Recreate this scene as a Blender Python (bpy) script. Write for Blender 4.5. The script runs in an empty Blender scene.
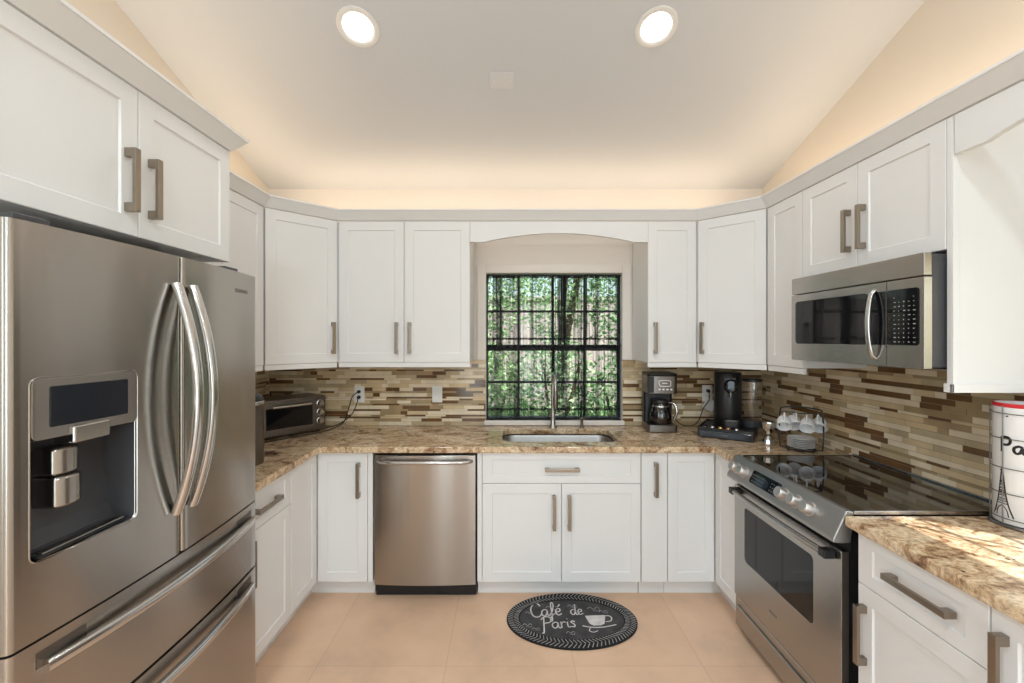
import bpy, bmesh, math, random
from mathutils import Vector, Matrix
S = bpy.context.scene
C = S.collection
PI = math.pi
rnd = random.Random(7)

# ------------------------------------------------------------------ camera
F, CX, CY, H = 430.0, 508.0, 338.5, 1.554
cam_d = bpy.data.cameras.new('camera'); cam = bpy.data.objects.new('camera', cam_d); C.objects.link(cam)
cam.location = (0, 0, H); cam.rotation_euler = (PI/2, 0, 0)
cam_d.sensor_width = 36; cam_d.lens = 36*F/1024
cam_d.shift_x = (512-CX)/1024; cam_d.shift_y = (CY-341.5)/1024
cam_d.clip_start = .05; cam_d.clip_end = 200
S.camera = cam

# ------------------------------------------------------------------ sky, sun, exposure
S.view_settings.view_transform = 'Standard'; S.view_settings.look = 'None'
S.view_settings.gamma = 1; S.view_settings.use_curve_mapping = False
S.view_settings.exposure = 0.06
S.cycles.max_bounces = 10; S.cycles.diffuse_bounces = 5; S.cycles.transparent_max_bounces = 24
S.cycles.sample_clamp_indirect = 6; S.cycles.use_denoising = True
W = bpy.data.worlds.new('sky'); S.world = W; W.use_nodes = True
wn = W.node_tree.nodes; wl = W.node_tree.links
sky = wn.new('ShaderNodeTexSky'); sky.sky_type = 'NISHITA'; sky.sun_disc = False
sky.sun_elevation = math.radians(48); sky.sun_rotation = math.radians(130); sky.air_density = 1.2; sky.dust_density = 2
wl.new(sky.outputs[0], wn['Background'].inputs[0]); wn['Background'].inputs[1].default_value = 0.42

def light(name, kind, loc, rot, energy, color=(1, 1, 1), **kw):
    d = bpy.data.lights.new(name, kind); d.energy = energy; d.color = color
    for k, v in kw.items(): setattr(d, k, v)
    o = bpy.data.objects.new(name, d); o.location = loc; o.rotation_euler = rot; C.objects.link(o); return o
SUN_DIR = Vector((-.75*.67, .66*.67, -.743))
sun = light('sun', 'SUN', (6, -5, 8), (0, 0, 0), 9.0, (.98, .98, 1), angle=math.radians(.6))
sun.rotation_euler = SUN_DIR.to_track_quat('-Z', 'Y').to_euler()
XL_ = -1.77
# area lamps added to stand in for daylight at two openings behind the camera
for x_, w_, e_ in ((-.80, .5, 15.5), (.75, 1.1, 34)):
    light('rear_daylight_fill', 'AREA', (x_, -3.1, 1.30), (PI/2, 0, 0), e_, (.70, .87, 1), shape='RECTANGLE', size=w_, size_y=2.1)
light('side_fill', 'AREA', (XL_ + .012, -.75, 1.55), (0, -PI/2, 0), 14, (.78, .90, 1), shape='RECTANGLE', size=1.05, size_y=1.1)  # unseen area lamp added to brighten the right wall tiles and cabinets
# warm strips lying on top of the wall cabinets
WARM = (1, .75, .49)
light('strip_back', 'AREA', (.05, 3.0, 2.40), (PI, 0, 0), 4.6, WARM, shape='RECTANGLE', size=3.1, size_y=.05)
light('strip_left', 'AREA', (-1.6, 1.75, 2.40), (PI, 0, 0), 3.8, WARM, shape='RECTANGLE', size=.05, size_y=2.2)
light('strip_right', 'AREA', (1.72, 1.6, 2.40), (PI, 0, 0), 4.2, WARM, shape='RECTANGLE', size=.05, size_y=2.4)

# ------------------------------------------------------------------ materials
def mat(name, col, rough=.5, metal=0, spec=.5, coat=0, trans=0, ior=1.45, emis=None, estr=0):
    m = bpy.data.materials.new(name); m.use_nodes = True
    b = m.node_tree.nodes['Principled BSDF']
    b.inputs['Base Color'].default_value = (*col, 1); b.inputs['Roughness'].default_value = rough
    b.inputs['Metallic'].default_value = metal; b.inputs['Specular IOR Level'].default_value = spec
    b.inputs['Coat Weight'].default_value = coat; b.inputs['Transmission Weight'].default_value = trans
    b.inputs['IOR'].default_value = ior
    if emis: b.inputs['Emission Color'].default_value = (*emis, 1); b.inputs['Emission Strength'].default_value = estr
    return m
def nodes(m): return m.node_tree.nodes, m.node_tree.links, m.node_tree.nodes['Principled BSDF']
def tex(m, kind, scale=(1, 1, 1), **kw):
    n, l, b = nodes(m)
    tc = n.new('ShaderNodeTexCoord'); mp = n.new('ShaderNodeMapping'); mp.inputs['Scale'].default_value = scale
    t = n.new(kind); l.new(tc.outputs['Object'], mp.inputs['Vector']); l.new(mp.outputs[0], t.inputs['Vector'])
    for k, v in kw.items(): t.inputs[k].default_value = v
    return t
def ramp(m, stops, const=False):
    n, l, b = nodes(m); r = n.new('ShaderNodeValToRGB')
    if const: r.color_ramp.interpolation = 'CONSTANT'
    el = r.color_ramp.elements
    el[0].position, el[0].color = stops[0][0], (*stops[0][1], 1); el[1].position, el[1].color = stops[-1][0], (*stops[-1][1], 1)
    for p, c in stops[1:-1]:
        e = el.new(p); e.color = (*c, 1)
    return r
def mix(m, a, bb, fac, mode='MIX'):
    n, l, b = nodes(m); x = n.new('ShaderNodeMix'); x.data_type = 'RGBA'; x.blend_type = mode
    for sock, v in ((0, fac), (6, a), (7, bb)):
        if hasattr(v, 'is_linked'): l.new(v, x.inputs[sock])
        elif isinstance(v, (int, float)): x.inputs[sock].default_value = v
        else: x.inputs[sock].default_value = (*v, 1)
    return x.outputs[2]
def paint(name, col, rough=.5, var=.03, scale=3, bump=0, **kw):
    m = mat(name, col, rough, **kw); n, l, b = nodes(m)
    t = tex(m, 'ShaderNodeTexNoise', Scale=scale, Detail=3.0)
    r = ramp(m, [(.3, tuple(c*(1-var) for c in col)), (.7, tuple(min(1, c*(1+var)) for c in col))])
    l.new(t.outputs['Fac'], r.inputs[0]); l.new(r.outputs[0], b.inputs['Base Color'])
    if bump:
        bp = n.new('ShaderNodeBump'); bp.inputs['Strength'].default_value = bump; bp.inputs['Distance'].default_value = .002
        t2 = tex(m, 'ShaderNodeTexNoise', Scale=180.0); l.new(t2.outputs['Fac'], bp.inputs['Height']); l.new(bp.outputs[0], b.inputs['Normal'])
    return m
def brushed(name, col, rough=.27, axis=(1, 1, 60), amp=.10, aniso=0):
    m = mat(name, col, rough, 1); n, l, b = nodes(m)
    if aniso:
        b.inputs['Anisotropic'].default_value = aniso; b.inputs['Anisotropic Rotation'].default_value = .25
        tg = n.new('ShaderNodeTangent'); tg.direction_type = 'RADIAL'; tg.axis = 'Z'; l.new(tg.outputs[0], b.inputs['Tangent'])
    t = tex(m, 'ShaderNodeTexNoise', axis, Scale=6.0, Detail=4.0)
    r = n.new('ShaderNodeMapRange'); r.inputs['To Min'].default_value = rough-amp/2; r.inputs['To Max'].default_value = rough+amp/2
    l.new(t.outputs['Fac'], r.inputs[0]); l.new(r.outputs[0], b.inputs['Roughness'])
    bp = n.new('ShaderNodeBump'); bp.inputs['Strength'].default_value = .0 if aniso else .02; bp.inputs['Distance'].default_value = .0006
    l.new(t.outputs['Fac'], bp.inputs['Height']); l.new(bp.outputs[0], b.inputs['Normal'])
    return m
M_WHITE = paint('white_cabinet_paint', (.79, .785, .775), .42, .012, 2)
M_WALL = paint('white_wall_paint', (.77, .72, .67), .8, .015, 2, .1)
M_UPWALL = paint('cream_ceiling_paint', (.645, .66, .685), .85, .012, 2, .1)
M_CREAM = paint('cream_wall_paint', (.74, .665, .575), .85, .012, 2, .1)
M_BEIGE = paint('beige_wall_paint', (.42, .33, .26), .8, .02, 2, .1)
M_TOE = paint('toe_kick_paint', (.74, .73, .71), .5, .02)
M_STEEL = brushed('brushed_steel', (.42, .395, .365), .23, (.6, .6, 300), .03, .88)
M_STEELH = brushed('brushed_steel_fine', (.43, .405, .375), .26, (.6, .6, 300), .03, .7)
M_BRIGHT = mat('polished_steel', (.60, .59, .58), .2, 1)
M_DKSTEEL = brushed('dark_steel', (.19, .172, .157), .32, (1, 1, 60))
M_NICKEL = brushed('satin_nickel', (.33, .285, .235), .3, (1, 1, 30))
M_BLACK = paint('black_plastic', (.012, .012, .013), .35, .1, 20)
M_BLACKG = mat('black_glass', (.006, .006, .007), .06, 0, .5)
M_COOK = mat('cooktop_glass', (.008, .008, .008), .04, 0, .65, coat=.4)
M_DISP = mat('display_glass', (.02, .022, .028), .1)
M_CAVITY = mat('dark_grey_plastic', (.055, .055, .06), .3)
M_CHROME = mat('chrome', (.85, .85, .85), .08, 1)
M_CERAM = paint('white_ceramic', (.84, .83, .83), .2, .01, 8)
M_OUTLET = paint('white_outlet_plastic', (.83, .82, .80), .35, .01, 8)
M_CABLE = paint('black_cable', (.01, .01, .01), .5, .1, 30)
M_BRONZE = paint('dark_window_frame', (.075, .078, .075), .5, .1, 8)
M_GREYTXT = mat('grey_print', (.18, .17, .165), .5)
M_WHTXT = mat('white_print', (.8, .8, .8), .5)
M_LAMP = mat('lit_lamp_lens', (1, 1, 1), .4, emis=(1, .97, .92), estr=6)
M_SINK = brushed('sink_steel', (.40, .39, .38), .38, (1, 30, 1))

def thin_glass(name, tint=(1, 1, 1), refl=.08, rough=.02):
    m = bpy.data.materials.new(name); m.use_nodes = True; n = m.node_tree.nodes; l = m.node_tree.links
    n.remove(n['Principled BSDF']); o = n['Material Output']
    t = n.new('ShaderNodeBsdfTransparent'); t.inputs[0].default_value = (*tint, 1)
    g = n.new('ShaderNodeBsdfGlossy'); g.inputs['Roughness'].default_value = rough
    fr = n.new('ShaderNodeFresnel'); fr.inputs[0].default_value = 1.45
    ad = n.new('ShaderNodeMath'); ad.operation = 'MULTIPLY_ADD'; ad.inputs[1].default_value = .8; ad.inputs[2].default_value = refl*.4
    ge = n.new('ShaderNodeNewGeometry'); fm_ = n.new('ShaderNodeMath'); fm_.operation = 'MULTIPLY_ADD'; fm_.inputs[1].default_value = -1; fm_.inputs[2].default_value = 1
    l.new(ge.outputs['Backfacing'], fm_.inputs[0]); fx = n.new('ShaderNodeMath'); fx.operation = 'MULTIPLY'; l.new(ad.outputs[0], fx.inputs[0]); l.new(fm_.outputs[0], fx.inputs[1])
    mx = n.new('ShaderNodeMixShader'); l.new(fr.outputs[0], ad.inputs[0]); l.new(fx.outputs[0], mx.inputs[0]); l.new(t.outputs[0], mx.inputs[1]); l.new(g.outputs[0], mx.inputs[2])
    l.new(mx.outputs[0], o.inputs[0]); return m
M_PANE = thin_glass('window_glass', (.95, .97, .96))
M_CLEAR = thin_glass('clear_plastic', (.90, .88, .88), .45, .15)
M_SMOKE = thin_glass('smoked_glass', (.16, .16, .17), .2)
def sheer(name, dens):
    m = bpy.data.materials.new(name); m.use_nodes = True; n = m.node_tree.nodes; l = m.node_tree.links
    b = n['Principled BSDF']; b.inputs['Base Color'].default_value = (.012, .012, .014, 1); b.inputs['Roughness'].default_value = .9
    t = n.new('ShaderNodeBsdfTransparent'); lw = n.new('ShaderNodeLayerWeight'); lw.inputs[0].default_value = .35
    tc = n.new('ShaderNodeTexCoord'); nz = n.new('ShaderNodeTexNoise'); nz.inputs['Scale'].default_value = 40; l.new(tc.outputs['Object'], nz.inputs['Vector'])
    mr = n.new('ShaderNodeMapRange'); mr.inputs['To Min'].default_value = dens-.08; mr.inputs['To Max'].default_value = dens+.08; l.new(nz.outputs['Fac'], mr.inputs[0])
    mp = n.new('ShaderNodeMapping'); mp.inputs['Scale'].default_value = (17, 3, .55); l.new(tc.outputs['Object'], mp.inputs[0])
    fz = n.new('ShaderNodeTexNoise'); fz.inputs['Scale'].default_value = 1.0; fz.inputs['Detail'].default_value = 3.0; l.new(mp.outputs[0], fz.inputs['Vector'])
    fr = n.new('ShaderNodeMapRange'); fr.inputs['From Min'].default_value = .43; fr.inputs['From Max'].default_value = .60; fr.inputs['To Max'].default_value = .40; l.new(fz.outputs['Fac'], fr.inputs[0])
    sm = n.new('ShaderNodeMath'); sm.operation = 'ADD'; l.new(mr.outputs[0], sm.inputs[0]); l.new(fr.outputs[0], sm.inputs[1])
    ad = n.new('ShaderNodeMath'); ad.operation = 'MULTIPLY_ADD'; ad.use_clamp = True; ad.inputs[1].default_value = .6
    l.new(lw.outputs['Facing'], ad.inputs[0]); l.new(sm.outputs[0], ad.inputs[2])
    mx = n.new('ShaderNodeMixShader'); l.new(ad.outputs[0], mx.inputs[0]); l.new(t.outputs[0], mx.inputs[1]); l.new(b.outputs[0], mx.inputs[2]); l.new(mx.outputs[0], n['Material Output'].inputs[0]); return m
M_SHEER = sheer('black_sheer_fabric', .30)
M_HEM = sheer('black_hem_fabric', .72)
M_LACE = sheer('black_lace', .30)

def granite():
    m = mat('granite', (.5, .38, .27), .12, 0, .5); n, l, b = nodes(m)
    big = tex(m, 'ShaderNodeTexNoise', (1, 1.5, 1), Scale=6.0, Detail=8.0, Roughness=.72, Distortion=1.6)
    r1 = ramp(m, [(.31, (.09, .045, .028)), (.41, (.32, .19, .11)), (.485, (.60, .45, .30)), (.60, (.78, .65, .49)), (.74, (.48, .38, .29))])
    l.new(big.outputs['Fac'], r1.inputs[0])
    fine = tex(m, 'ShaderNodeTexNoise', Scale=60.0, Detail=5.0, Roughness=.75)
    r2 = ramp(m, [(.36, (.10, .075, .06)), (.46, (.72, .68, .64)), (.56, (1.0, 1.0, 1.0)), (.68, (1.35, 1.3, 1.22))])
    l.new(fine.outputs['Fac'], r2.inputs[0])
    c = mix(m, r1.outputs[0], r2.outputs[0], .6, 'MULTIPLY')
    vo = tex(m, 'ShaderNodeTexVoronoi', (1, 1, 1), Scale=28.0, Randomness=1.0)
    r3 = ramp(m, [(.10, (1, 1, 1)), (.2, (0, 0, 0))]); l.new(vo.outputs['Distance'], r3.inputs[0])
    spots = tex(m, 'ShaderNodeTexNoise', Scale=9.0, Detail=2.0); r4 = ramp(m, [(.5, (0, 0, 0)), (.62, (1, 1, 1))]); l.new(spots.outputs['Fac'], r4.inputs[0])
    f = mix(m, r3.outputs[0], r4.outputs[0], 1.0, 'MULTIPLY')
    c = mix(m, c, (1.03, .98, .90), 1.0, 'MULTIPLY'); c2 = mix(m, c, (.025, .018, .014), f)
    l.new(c2, b.inputs['Base Color']); return m
M_GRANITE = granite()
def floor_mat():
    m = mat('tan_floor_tile', (.55, .36, .24), .38); n, l, b = nodes(m)
    tc = n.new('ShaderNodeTexCoord'); mp = n.new('ShaderNodeMapping'); mp.inputs['Location'].default_value = (.905+.61*4, -2.04+.61*8, 0)
    br = n.new('ShaderNodeTexBrick'); br.offset = 0; br.squash = 1; l.new(tc.outputs['Object'], mp.inputs[0]); l.new(mp.outputs[0], br.inputs['Vector'])
    br.inputs['Scale'].default_value = 1; br.inputs['Brick Width'].default_value = .61; br.inputs['Row Height'].default_value = .61
    br.inputs['Mortar Size'].default_value = .002; br.inputs['Mortar Smooth'].default_value = .3; br.inputs['Bias'].default_value = 0
    br.inputs['Color1'].default_value = (.72, .48, .325, 1); br.inputs['Color2'].default_value = (.75, .505, .345, 1); br.inputs['Mortar'].default_value = (.60, .39, .26, 1)
    nz = tex(m, 'ShaderNodeTexNoise', Scale=2.6, Detail=6.0, Roughness=.55)
    r = ramp(m, [(.3, (.80, .82, .84)), (.5, (1, 1, 1)), (.72, (1.1, 1.13, 1.16))]); l.new(nz.outputs['Fac'], r.inputs[0])
    c = mix(m, br.outputs['Color'], r.outputs[0], 1.0, 'MULTIPLY'); l.new(c, b.inputs['Base Color']); return m
M_FLOOR = floor_mat()
M_GROUT = paint('mosaic_grout', (.46, .38, .28), .8, .05, 20)
M_TILES = [paint('tile_cream', (.80, .68, .50), .22, .10, 9), paint('tile_sand', (.66, .51, .31), .2, .12, 9),
           paint('tile_olive', (.40, .285, .155), .12, .15, 9), paint('tile_brown', (.165, .083, .034), .1, .15, 9),
           paint('tile_taupe', (.52, .41, .26), .18, .12, 9)]

# ------------------------------------------------------------------ mesh helpers
I4 = Matrix.Identity(4)
class MB:
    def __init__(s): s.b = bmesh.new(); s.M = I4
    def v(s, p): return s.b.verts.new(s.M @ Vector(p))
    def f(s, vs, mi=0):
        try: q = s.b.faces.new(vs); q.material_index = mi; return q
        except ValueError: return None
    def box(s, x0, x1, y0, y1, z0, z1, mi=0):
        a = [s.v((x, y, z)) for z in (z0, z1) for y in (y0, y1) for x in (x0, x1)]
        for q in ((0, 2, 3, 1), (4, 5, 7, 6), (0, 1, 5, 4), (2, 6, 7, 3), (0, 4, 6, 2), (1, 3, 7, 5)): s.f([a[i] for i in q], mi)
        return s
    def prism(s, pts, z0, z1, mi=0):
        a = [s.v((p[0], p[1], z0)) for p in pts]; b = [s.v((p[0], p[1], z1)) for p in pts]; n = len(pts)
        s.f(a[::-1], mi); s.f(b, mi)
        for i in range(n): s.f([a[i], a[(i+1) % n], b[(i+1) % n], b[i]], mi)
        return s
    def lathe(s, prof, seg=24, c=(0, 0, 0), mi=0, a0=0, a1=2*PI):
        full = abs(a1-a0-2*PI) < 1e-6; k = seg if full else seg+1
        rows = []
        for r, z in prof:
            if r < 1e-6: rows.append([s.v((c[0], c[1], c[2]+z))])
            else: rows.append([s.v((c[0]+r*math.cos(a0+(a1-a0)*i/seg), c[1]+r*math.sin(a0+(a1-a0)*i/seg), c[2]+z)) for i in range(k)])
        for A, B in zip(rows, rows[1:]):
            for i in range(seg):
                j = (i+1) % k
                if len(A) == 1 and len(B) == 1: continue
                if len(A) == 1: s.f([A[0], B[j], B[i]], mi)
                elif len(B) == 1: s.f([A[i], A[j], B[0]], mi)
                else: s.f([A[i], A[j], B[j], B[i]], mi)
        return s
    def cyl(s, r, z0, z1, c=(0, 0, 0), seg=24, mi=0):
        return s.lathe([(0, z0), (r, z0), (r, z1), (0, z1)], seg, c, mi)
    def tube(s, pts, r, seg=8, cap=True, sec=None, up=None, closed=False, mi=0):
        pts = [Vector(p) for p in pts]; n = len(pts); rings = []; N = None
        for i, p in enumerate(pts):
            a = pts[(i-1) % n] if (closed or i) else p; b = pts[(i+1) % n] if (closed or i < n-1) else p
            t = (b-a).normalized()
            if up is not None: N = (Vector(up)-t*t.dot(Vector(up))).normalized()
            elif N is None: N = t.orthogonal().normalized()
            else: N = (N-t*t.dot(N)).normalized()
            B = t.cross(N)
            rr = r[i] if isinstance(r, (list, tuple)) else r
            if sec: rings.append([s.v(p+N*(q[0])+B*(q[1])) for q in sec])
            else: rings.append([s.v(p+N*(rr*math.cos(2*PI*k/seg))+B*(rr*math.sin(2*PI*k/seg))) for k in range(seg)])
        m = len(rings[0]); R = range(n if closed else n-1)
        for i in R:
            A, B2 = rings[i], rings[(i+1) % n]
            for k in range(m): s.f([A[k], A[(k+1) % m], B2[(k+1) % m], B2[k]], mi)
        if cap and not closed: s.f(rings[0][::-1], mi); s.f(rings[-1], mi)
        return s
    def build(s, name, m, parent=None, bevel=0, smooth=False, seg=2, loc=None, fix=True, angle=35):
        if fix: bmesh.ops.recalc_face_normals(s.b, faces=s.b.faces)
        me = bpy.data.meshes.new(name); s.b.to_mesh(me); s.b.free()
        for q in (m if isinstance(m, (list, tuple)) else [m]): me.materials.append(q)
        o = bpy.data.objects.new(name, me); C.objects.link(o)
        if parent: o.parent = parent
        if loc: o.location = loc
        if smooth:
            for p in me.polygons: p.use_smooth = True
            try: me.set_sharp_from_angle(angle=math.radians(40))
            except Exception: pass
        if bevel:
            md = o.modifiers.new('bevel', 'BEVEL'); md.width = bevel; md.segments = seg; md.limit_method = 'ANGLE'; md.angle_limit = math.radians(angle)
        return o
def rrect(x0, x1, y0, y1, r, k=5):
    out = []
    for cx, cy, a in ((x1-r, y1-r, 0), (x0+r, y1-r, 90), (x0+r, y0+r, 180), (x1-r, y0+r, 270)):
        for i in range(k+1):
            t = math.radians(a+90*i/k); out.append((cx+r*math.cos(t), cy+r*math.sin(t)))
    return out
def tag(o, label, cat, group=None):
    o['label'] = label; o['category'] = cat
    if group: o['group'] = group
    return o
def thing(name, label, cat, loc=(0, 0, 0), rz=0, group=None):
    o = bpy.data.objects.new(name, None); C.objects.link(o); o.empty_display_size = .1
    o.location = loc; o.rotation_euler = (0, 0, rz); return tag(o, label, cat, group)
def struct(o): o['kind'] = 'structure'; return o
def dup(root, loc, rz, label):
    def cp(o, p):
        c = o.copy(); C.objects.link(c)
        if p: c.parent = p
        for ch in o.children: cp(ch, c)
        return c
    r = cp(root, None); r.location = loc; r.rotation_euler = (0, 0, rz) if not hasattr(rz, '__len__') else rz; r['label'] = label; return r
def smoothline(pts, k=6):
    P = [Vector(p) for p in pts]; out = []
    for i in range(len(P)-1):
        a, b, c, d = P[max(0, i-1)], P[i], P[i+1], P[min(len(P)-1, i+2)]
        for j in range(k):
            t = j/k
            out.append(.5*((2*b)+(c-a)*t+(2*a-5*b+4*c-d)*t*t+(3*b-a-3*c+d)*t*t*t))
    out.append(P[-1]); return out
def ribbon(mb, pts, w, fmap, mi=0):
    """a brush stroke of width w along 2-D points, laid on the surface fmap(x, y)"""
    P = smoothline([(p[0], p[1], 0) for p in pts], 5); L = []
    for i, p in enumerate(P):
        t = P[min(i+1, len(P)-1)]-P[max(i-1, 0)]
        if t.length < 1e-9: t = Vector((1, 0, 0))
        n = Vector((-t.y, t.x, 0)).normalized()*w/2
        L.append((mb.v(fmap(p.x+n.x, p.y+n.y)), mb.v(fmap(p.x-n.x, p.y-n.y))))
    for a, b in zip(L, L[1:]): mb.f([a[0], a[1], b[1], b[0]], mi)
def text(name, body, size, parent, loc, rot, m, depth=.0003):
    c = bpy.data.curves.new(name, 'FONT'); c.body = body; c.size = size; c.align_x = 'CENTER'; c.extrude = depth
    tmp = bpy.data.objects.new('tmp', c); C.objects.link(tmp); c.materials.append(m)
    bpy.context.view_layer.update(); dg = bpy.context.evaluated_depsgraph_get()
    me = bpy.data.meshes.new_from_object(tmp.evaluated_get(dg)); bpy.data.objects.remove(tmp)
    o = bpy.data.objects.new(name, me); C.objects.link(o); o.parent = parent; o.location = loc; o.rotation_euler = rot
    return o

# ------------------------------------------------------------------ room shell
XL, XR, YB, YR = -1.77, 1.88, 3.18, -3.2
ZE = 2.66; SL = .335
T = .15
m = MB(); m.box(XL-T, XR+T, YR-T, YB+T, -.1, 0); struct(m.build('floor', M_FLOOR))
WX0, WX1, WZ0, WZ1 = -.163, .843, .951, 2.038
m = MB()
m.box(XL-T, WX0, YB, YB+T, 0, 2.72); m.box(WX1, XR+T, YB, YB+T, 0, 2.72); m.box(WX0, WX1, YB, YB+T, 0, WZ0); m.box(WX0, WX1, YB, YB+T, WZ1, 2.72)
struct(m.build('wall_back', M_WALL))
LW = (-1.35, -.15, .98, 2.12)  # opening cut for the added side window
m = MB(); m.box(XL-T, XL, YR, LW[0], 0, 3.8); m.box(XL-T, XL, LW[1], YB, 0, 3.8); m.box(XL-T, XL, LW[0], LW[1], 0, LW[2]); m.box(XL-T, XL, LW[0], LW[1], LW[3], 3.8); struct(m.build('wall_left', M_CREAM))
RW = (.35, 1.15, 1.02, 1.90)
m = MB(); m.box(XR, XR+T, RW[1], YB, 0, 3.8); m.box(XR, XR+T, YR, RW[0], 0, 3.8); m.box(XR, XR+T, RW[0], RW[1], 0, RW[2]); m.box(XR, XR+T, RW[0], RW[1], RW[3], 3.8)
struct(m.build('wall_right', M_CREAM))
m = MB(); m.box(XL-T, -1.08, YR-T, YR, 0, 2.72); m.box(-.52, .17, YR-T, YR, 0, 2.72); m.box(1.33, XR+T, YR-T, YR, 0, 2.72); m.box(-1.08, -.52, YR-T, YR, 2.4, 2.72); m.box(.17, 1.33, YR-T, YR, 2.4, 2.72)
struct(m.build('wall_rear', M_BEIGE))
YM = (YB+YR)/2; ZR = ZE+SL*(YB-YM)
m = MB(); prof = [(YB+.0, ZE), (YM, ZR), (YR, ZE), (YR, ZE+.15), (YM, ZR+.15), (YB, ZE+.15)]
a = [m.v((XL, y, z)) for y, z in prof]; b = [m.v((XR, y, z)) for y, z in prof]
m.f(a); m.f(b[::-1])
for i in range(6): m.f([a[i], a[(i+1) % 6], b[(i+1) % 6], b[i]])
struct(m.build('ceiling', M_UPWALL))

m = MB(); m.box(XL-T-.6, XR+T+.3, YR-T-3.2, YR-T, 2.56, 2.7); struct(m.build('sun_blocker', M_UPWALL))  # unseen slab added to keep sun and sky off the rear floor
# window over the sink
def window(name, M, w, h, nx, ny, sash=.010, d=.015):
    """window in local x 0..w, z 0..h, opening front at y = 0, glass at y = .09"""
    e = bpy.data.objects.new(name, None); C.objects.link(e); e.matrix_world = M; struct(e)
    f = MB(); f.box(.001, sash, .07, .12, 0.001, h-.001); f.box(w-sash, w-.001, .07, .12, 0.001, h-.001); f.box(sash, w-sash, .07, .12, .001, sash); f.box(sash, w-sash, .07, .12, h-sash, h-.001)
    for x in nx: f.box(x-.009 if d > .01 else x-.006, x+.009 if d > .01 else x+.006, .095-d, .095+d, sash, h-sash)
    for z, t in ny: f.box(sash, w-sash, .095-d-.001, .095+d+.001, z-t, z+t)
    f.build('window_frame', M_BRONZE, e, .002)
    g = MB(); g.box(sash, w-sash, .093, .097, sash, h-sash); g.build('pane', M_PANE, e)
    return e
sx = lambda px, Y: (px-CX)*Y/F
w1 = window('window_1', Matrix.Translation((WX0, YB, WZ0)), WX1-WX0, WZ1-WZ0, [sx(518.5, 3.275)-WX0, sx(584.5, 3.275)-WX0, .503], [(.53, .02), (H-(311.5-CY)*3.275/F-WZ0, .008), (H-(382-CY)*3.275/F-WZ0, .008)])
m = MB(); m.box(-.012, WX1-WX0+.012, -.03, .07, -.034, 0); m.build('window_sill', M_WALL, w1, .004)
m = MB(); t = .012
m.box(-.065, 0, -t, 0, .445, WZ1-WZ0+.065); m.box(WX1-WX0, WX1-WX0+.065, -t, 0, .445, WZ1-WZ0+.065); m.box(0, WX1-WX0, -t, 0, WZ1-WZ0, WZ1-WZ0+.065)
m.build('casing', M_WALL, w1, .003)
w2 = window('window_2', Matrix.Translation((XR, RW[1], RW[2])) @ Matrix.Rotation(-PI/2, 4, 'Z'), RW[1]-RW[0], RW[3]-RW[2], [.2, .4, .6], [(.44, .010), (.22, .005), (.66, .005)], d=.005)
m = MB(); m.box(-.02, RW[1]-RW[0]+.02, -.02, .07, -.03, 0); m.build('window_sill', M_GRANITE, w2, .004)

w3 = window('added_window', Matrix.Translation((XL, LW[0], LW[2])) @ Matrix.Rotation(PI/2, 4, 'Z'), LW[1]-LW[0], LW[3]-LW[2], [.4, .8], [(.57, .014)], d=.006)  # unseen window added to go with the side fill lamp
# mosaic splashback: each little tile is a bevel-free slip standing on the grout bed
def mosaic(name, O, U, N, regions, seed):
    r = random.Random(seed); m = MB(); O, U, N = Vector(O), Vector(U), Vector(N); Z = Vector((0, 0, 1))
    for u0, u1, z0, z1 in regions:
        a = [O+U*u+Z*z+N*d for d in (0, .005) for u, z in ((u0, z0), (u1, z0), (u1, z1), (u0, z1))]; a = [m.v(p) for p in a]
        m.f(a[4:8]); [m.f([a[i], a[(i+1) % 4], a[(i+1) % 4+4], a[i+4]]) for i in range(4)]
    z = .914; g = .0009
    while z < 1.40:
        h = r.choice((.0275, .0275, .0135, .0235, .0135, .0275))
        for u0, u1, z0, z1 in regions:
            if z+.004 > z1 or z+h < z0: continue
            u = u0-r.random()*.12
            while u < u1:
                L = r.choice((.05, .1, .1, .15, .15, .2, .24))
                k = r.choices(range(5), (.36, .19, .14, .20, .11) if h > .02 else (.20, .16, .16, .36, .12))[0]+1
                ua, ub, za, zb = max(u, u0)+g, min(u+L, u1)-g, max(z, z0)+g, min(z+h, z1)-g
                u += L
                if ub-ua < .004: continue
                d0, d1 = .005, .0082+r.random()*.0006
                q = [m.v(O+U*uu+Z*zz+N*dd) for dd in (d0, d1) for uu, zz in ((ua, za), (ub, za), (ub, zb), (ua, zb))]
                m.f(q[4:8], k); [m.f([q[i], q[(i+1) % 4], q[(i+1) % 4+4], q[i+4]], k) for i in range(4)]
        z += h
    return struct(m.build(name, [M_GROUT]+M_TILES))
mosaic('wall_tile_back', (0, YB, 0), (1, 0, 0), (0, -1, 0), [(XL+.01, WX0-.002, .914, 1.395), (WX1+.002, XR-.01, .914, 1.395)], 3)
mosaic('wall_tile_left', (XL, 0, 0), (0, 1, 0), (1, 0, 0), [(1.80, YB-.01, .914, 1.395)], 4)
mosaic('wall_tile_right', (XR, 0, 0), (0, -1, 0), (-1, 0, 0), [(-YB+.01, -1.42, .914, 1.47)], 5)

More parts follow.
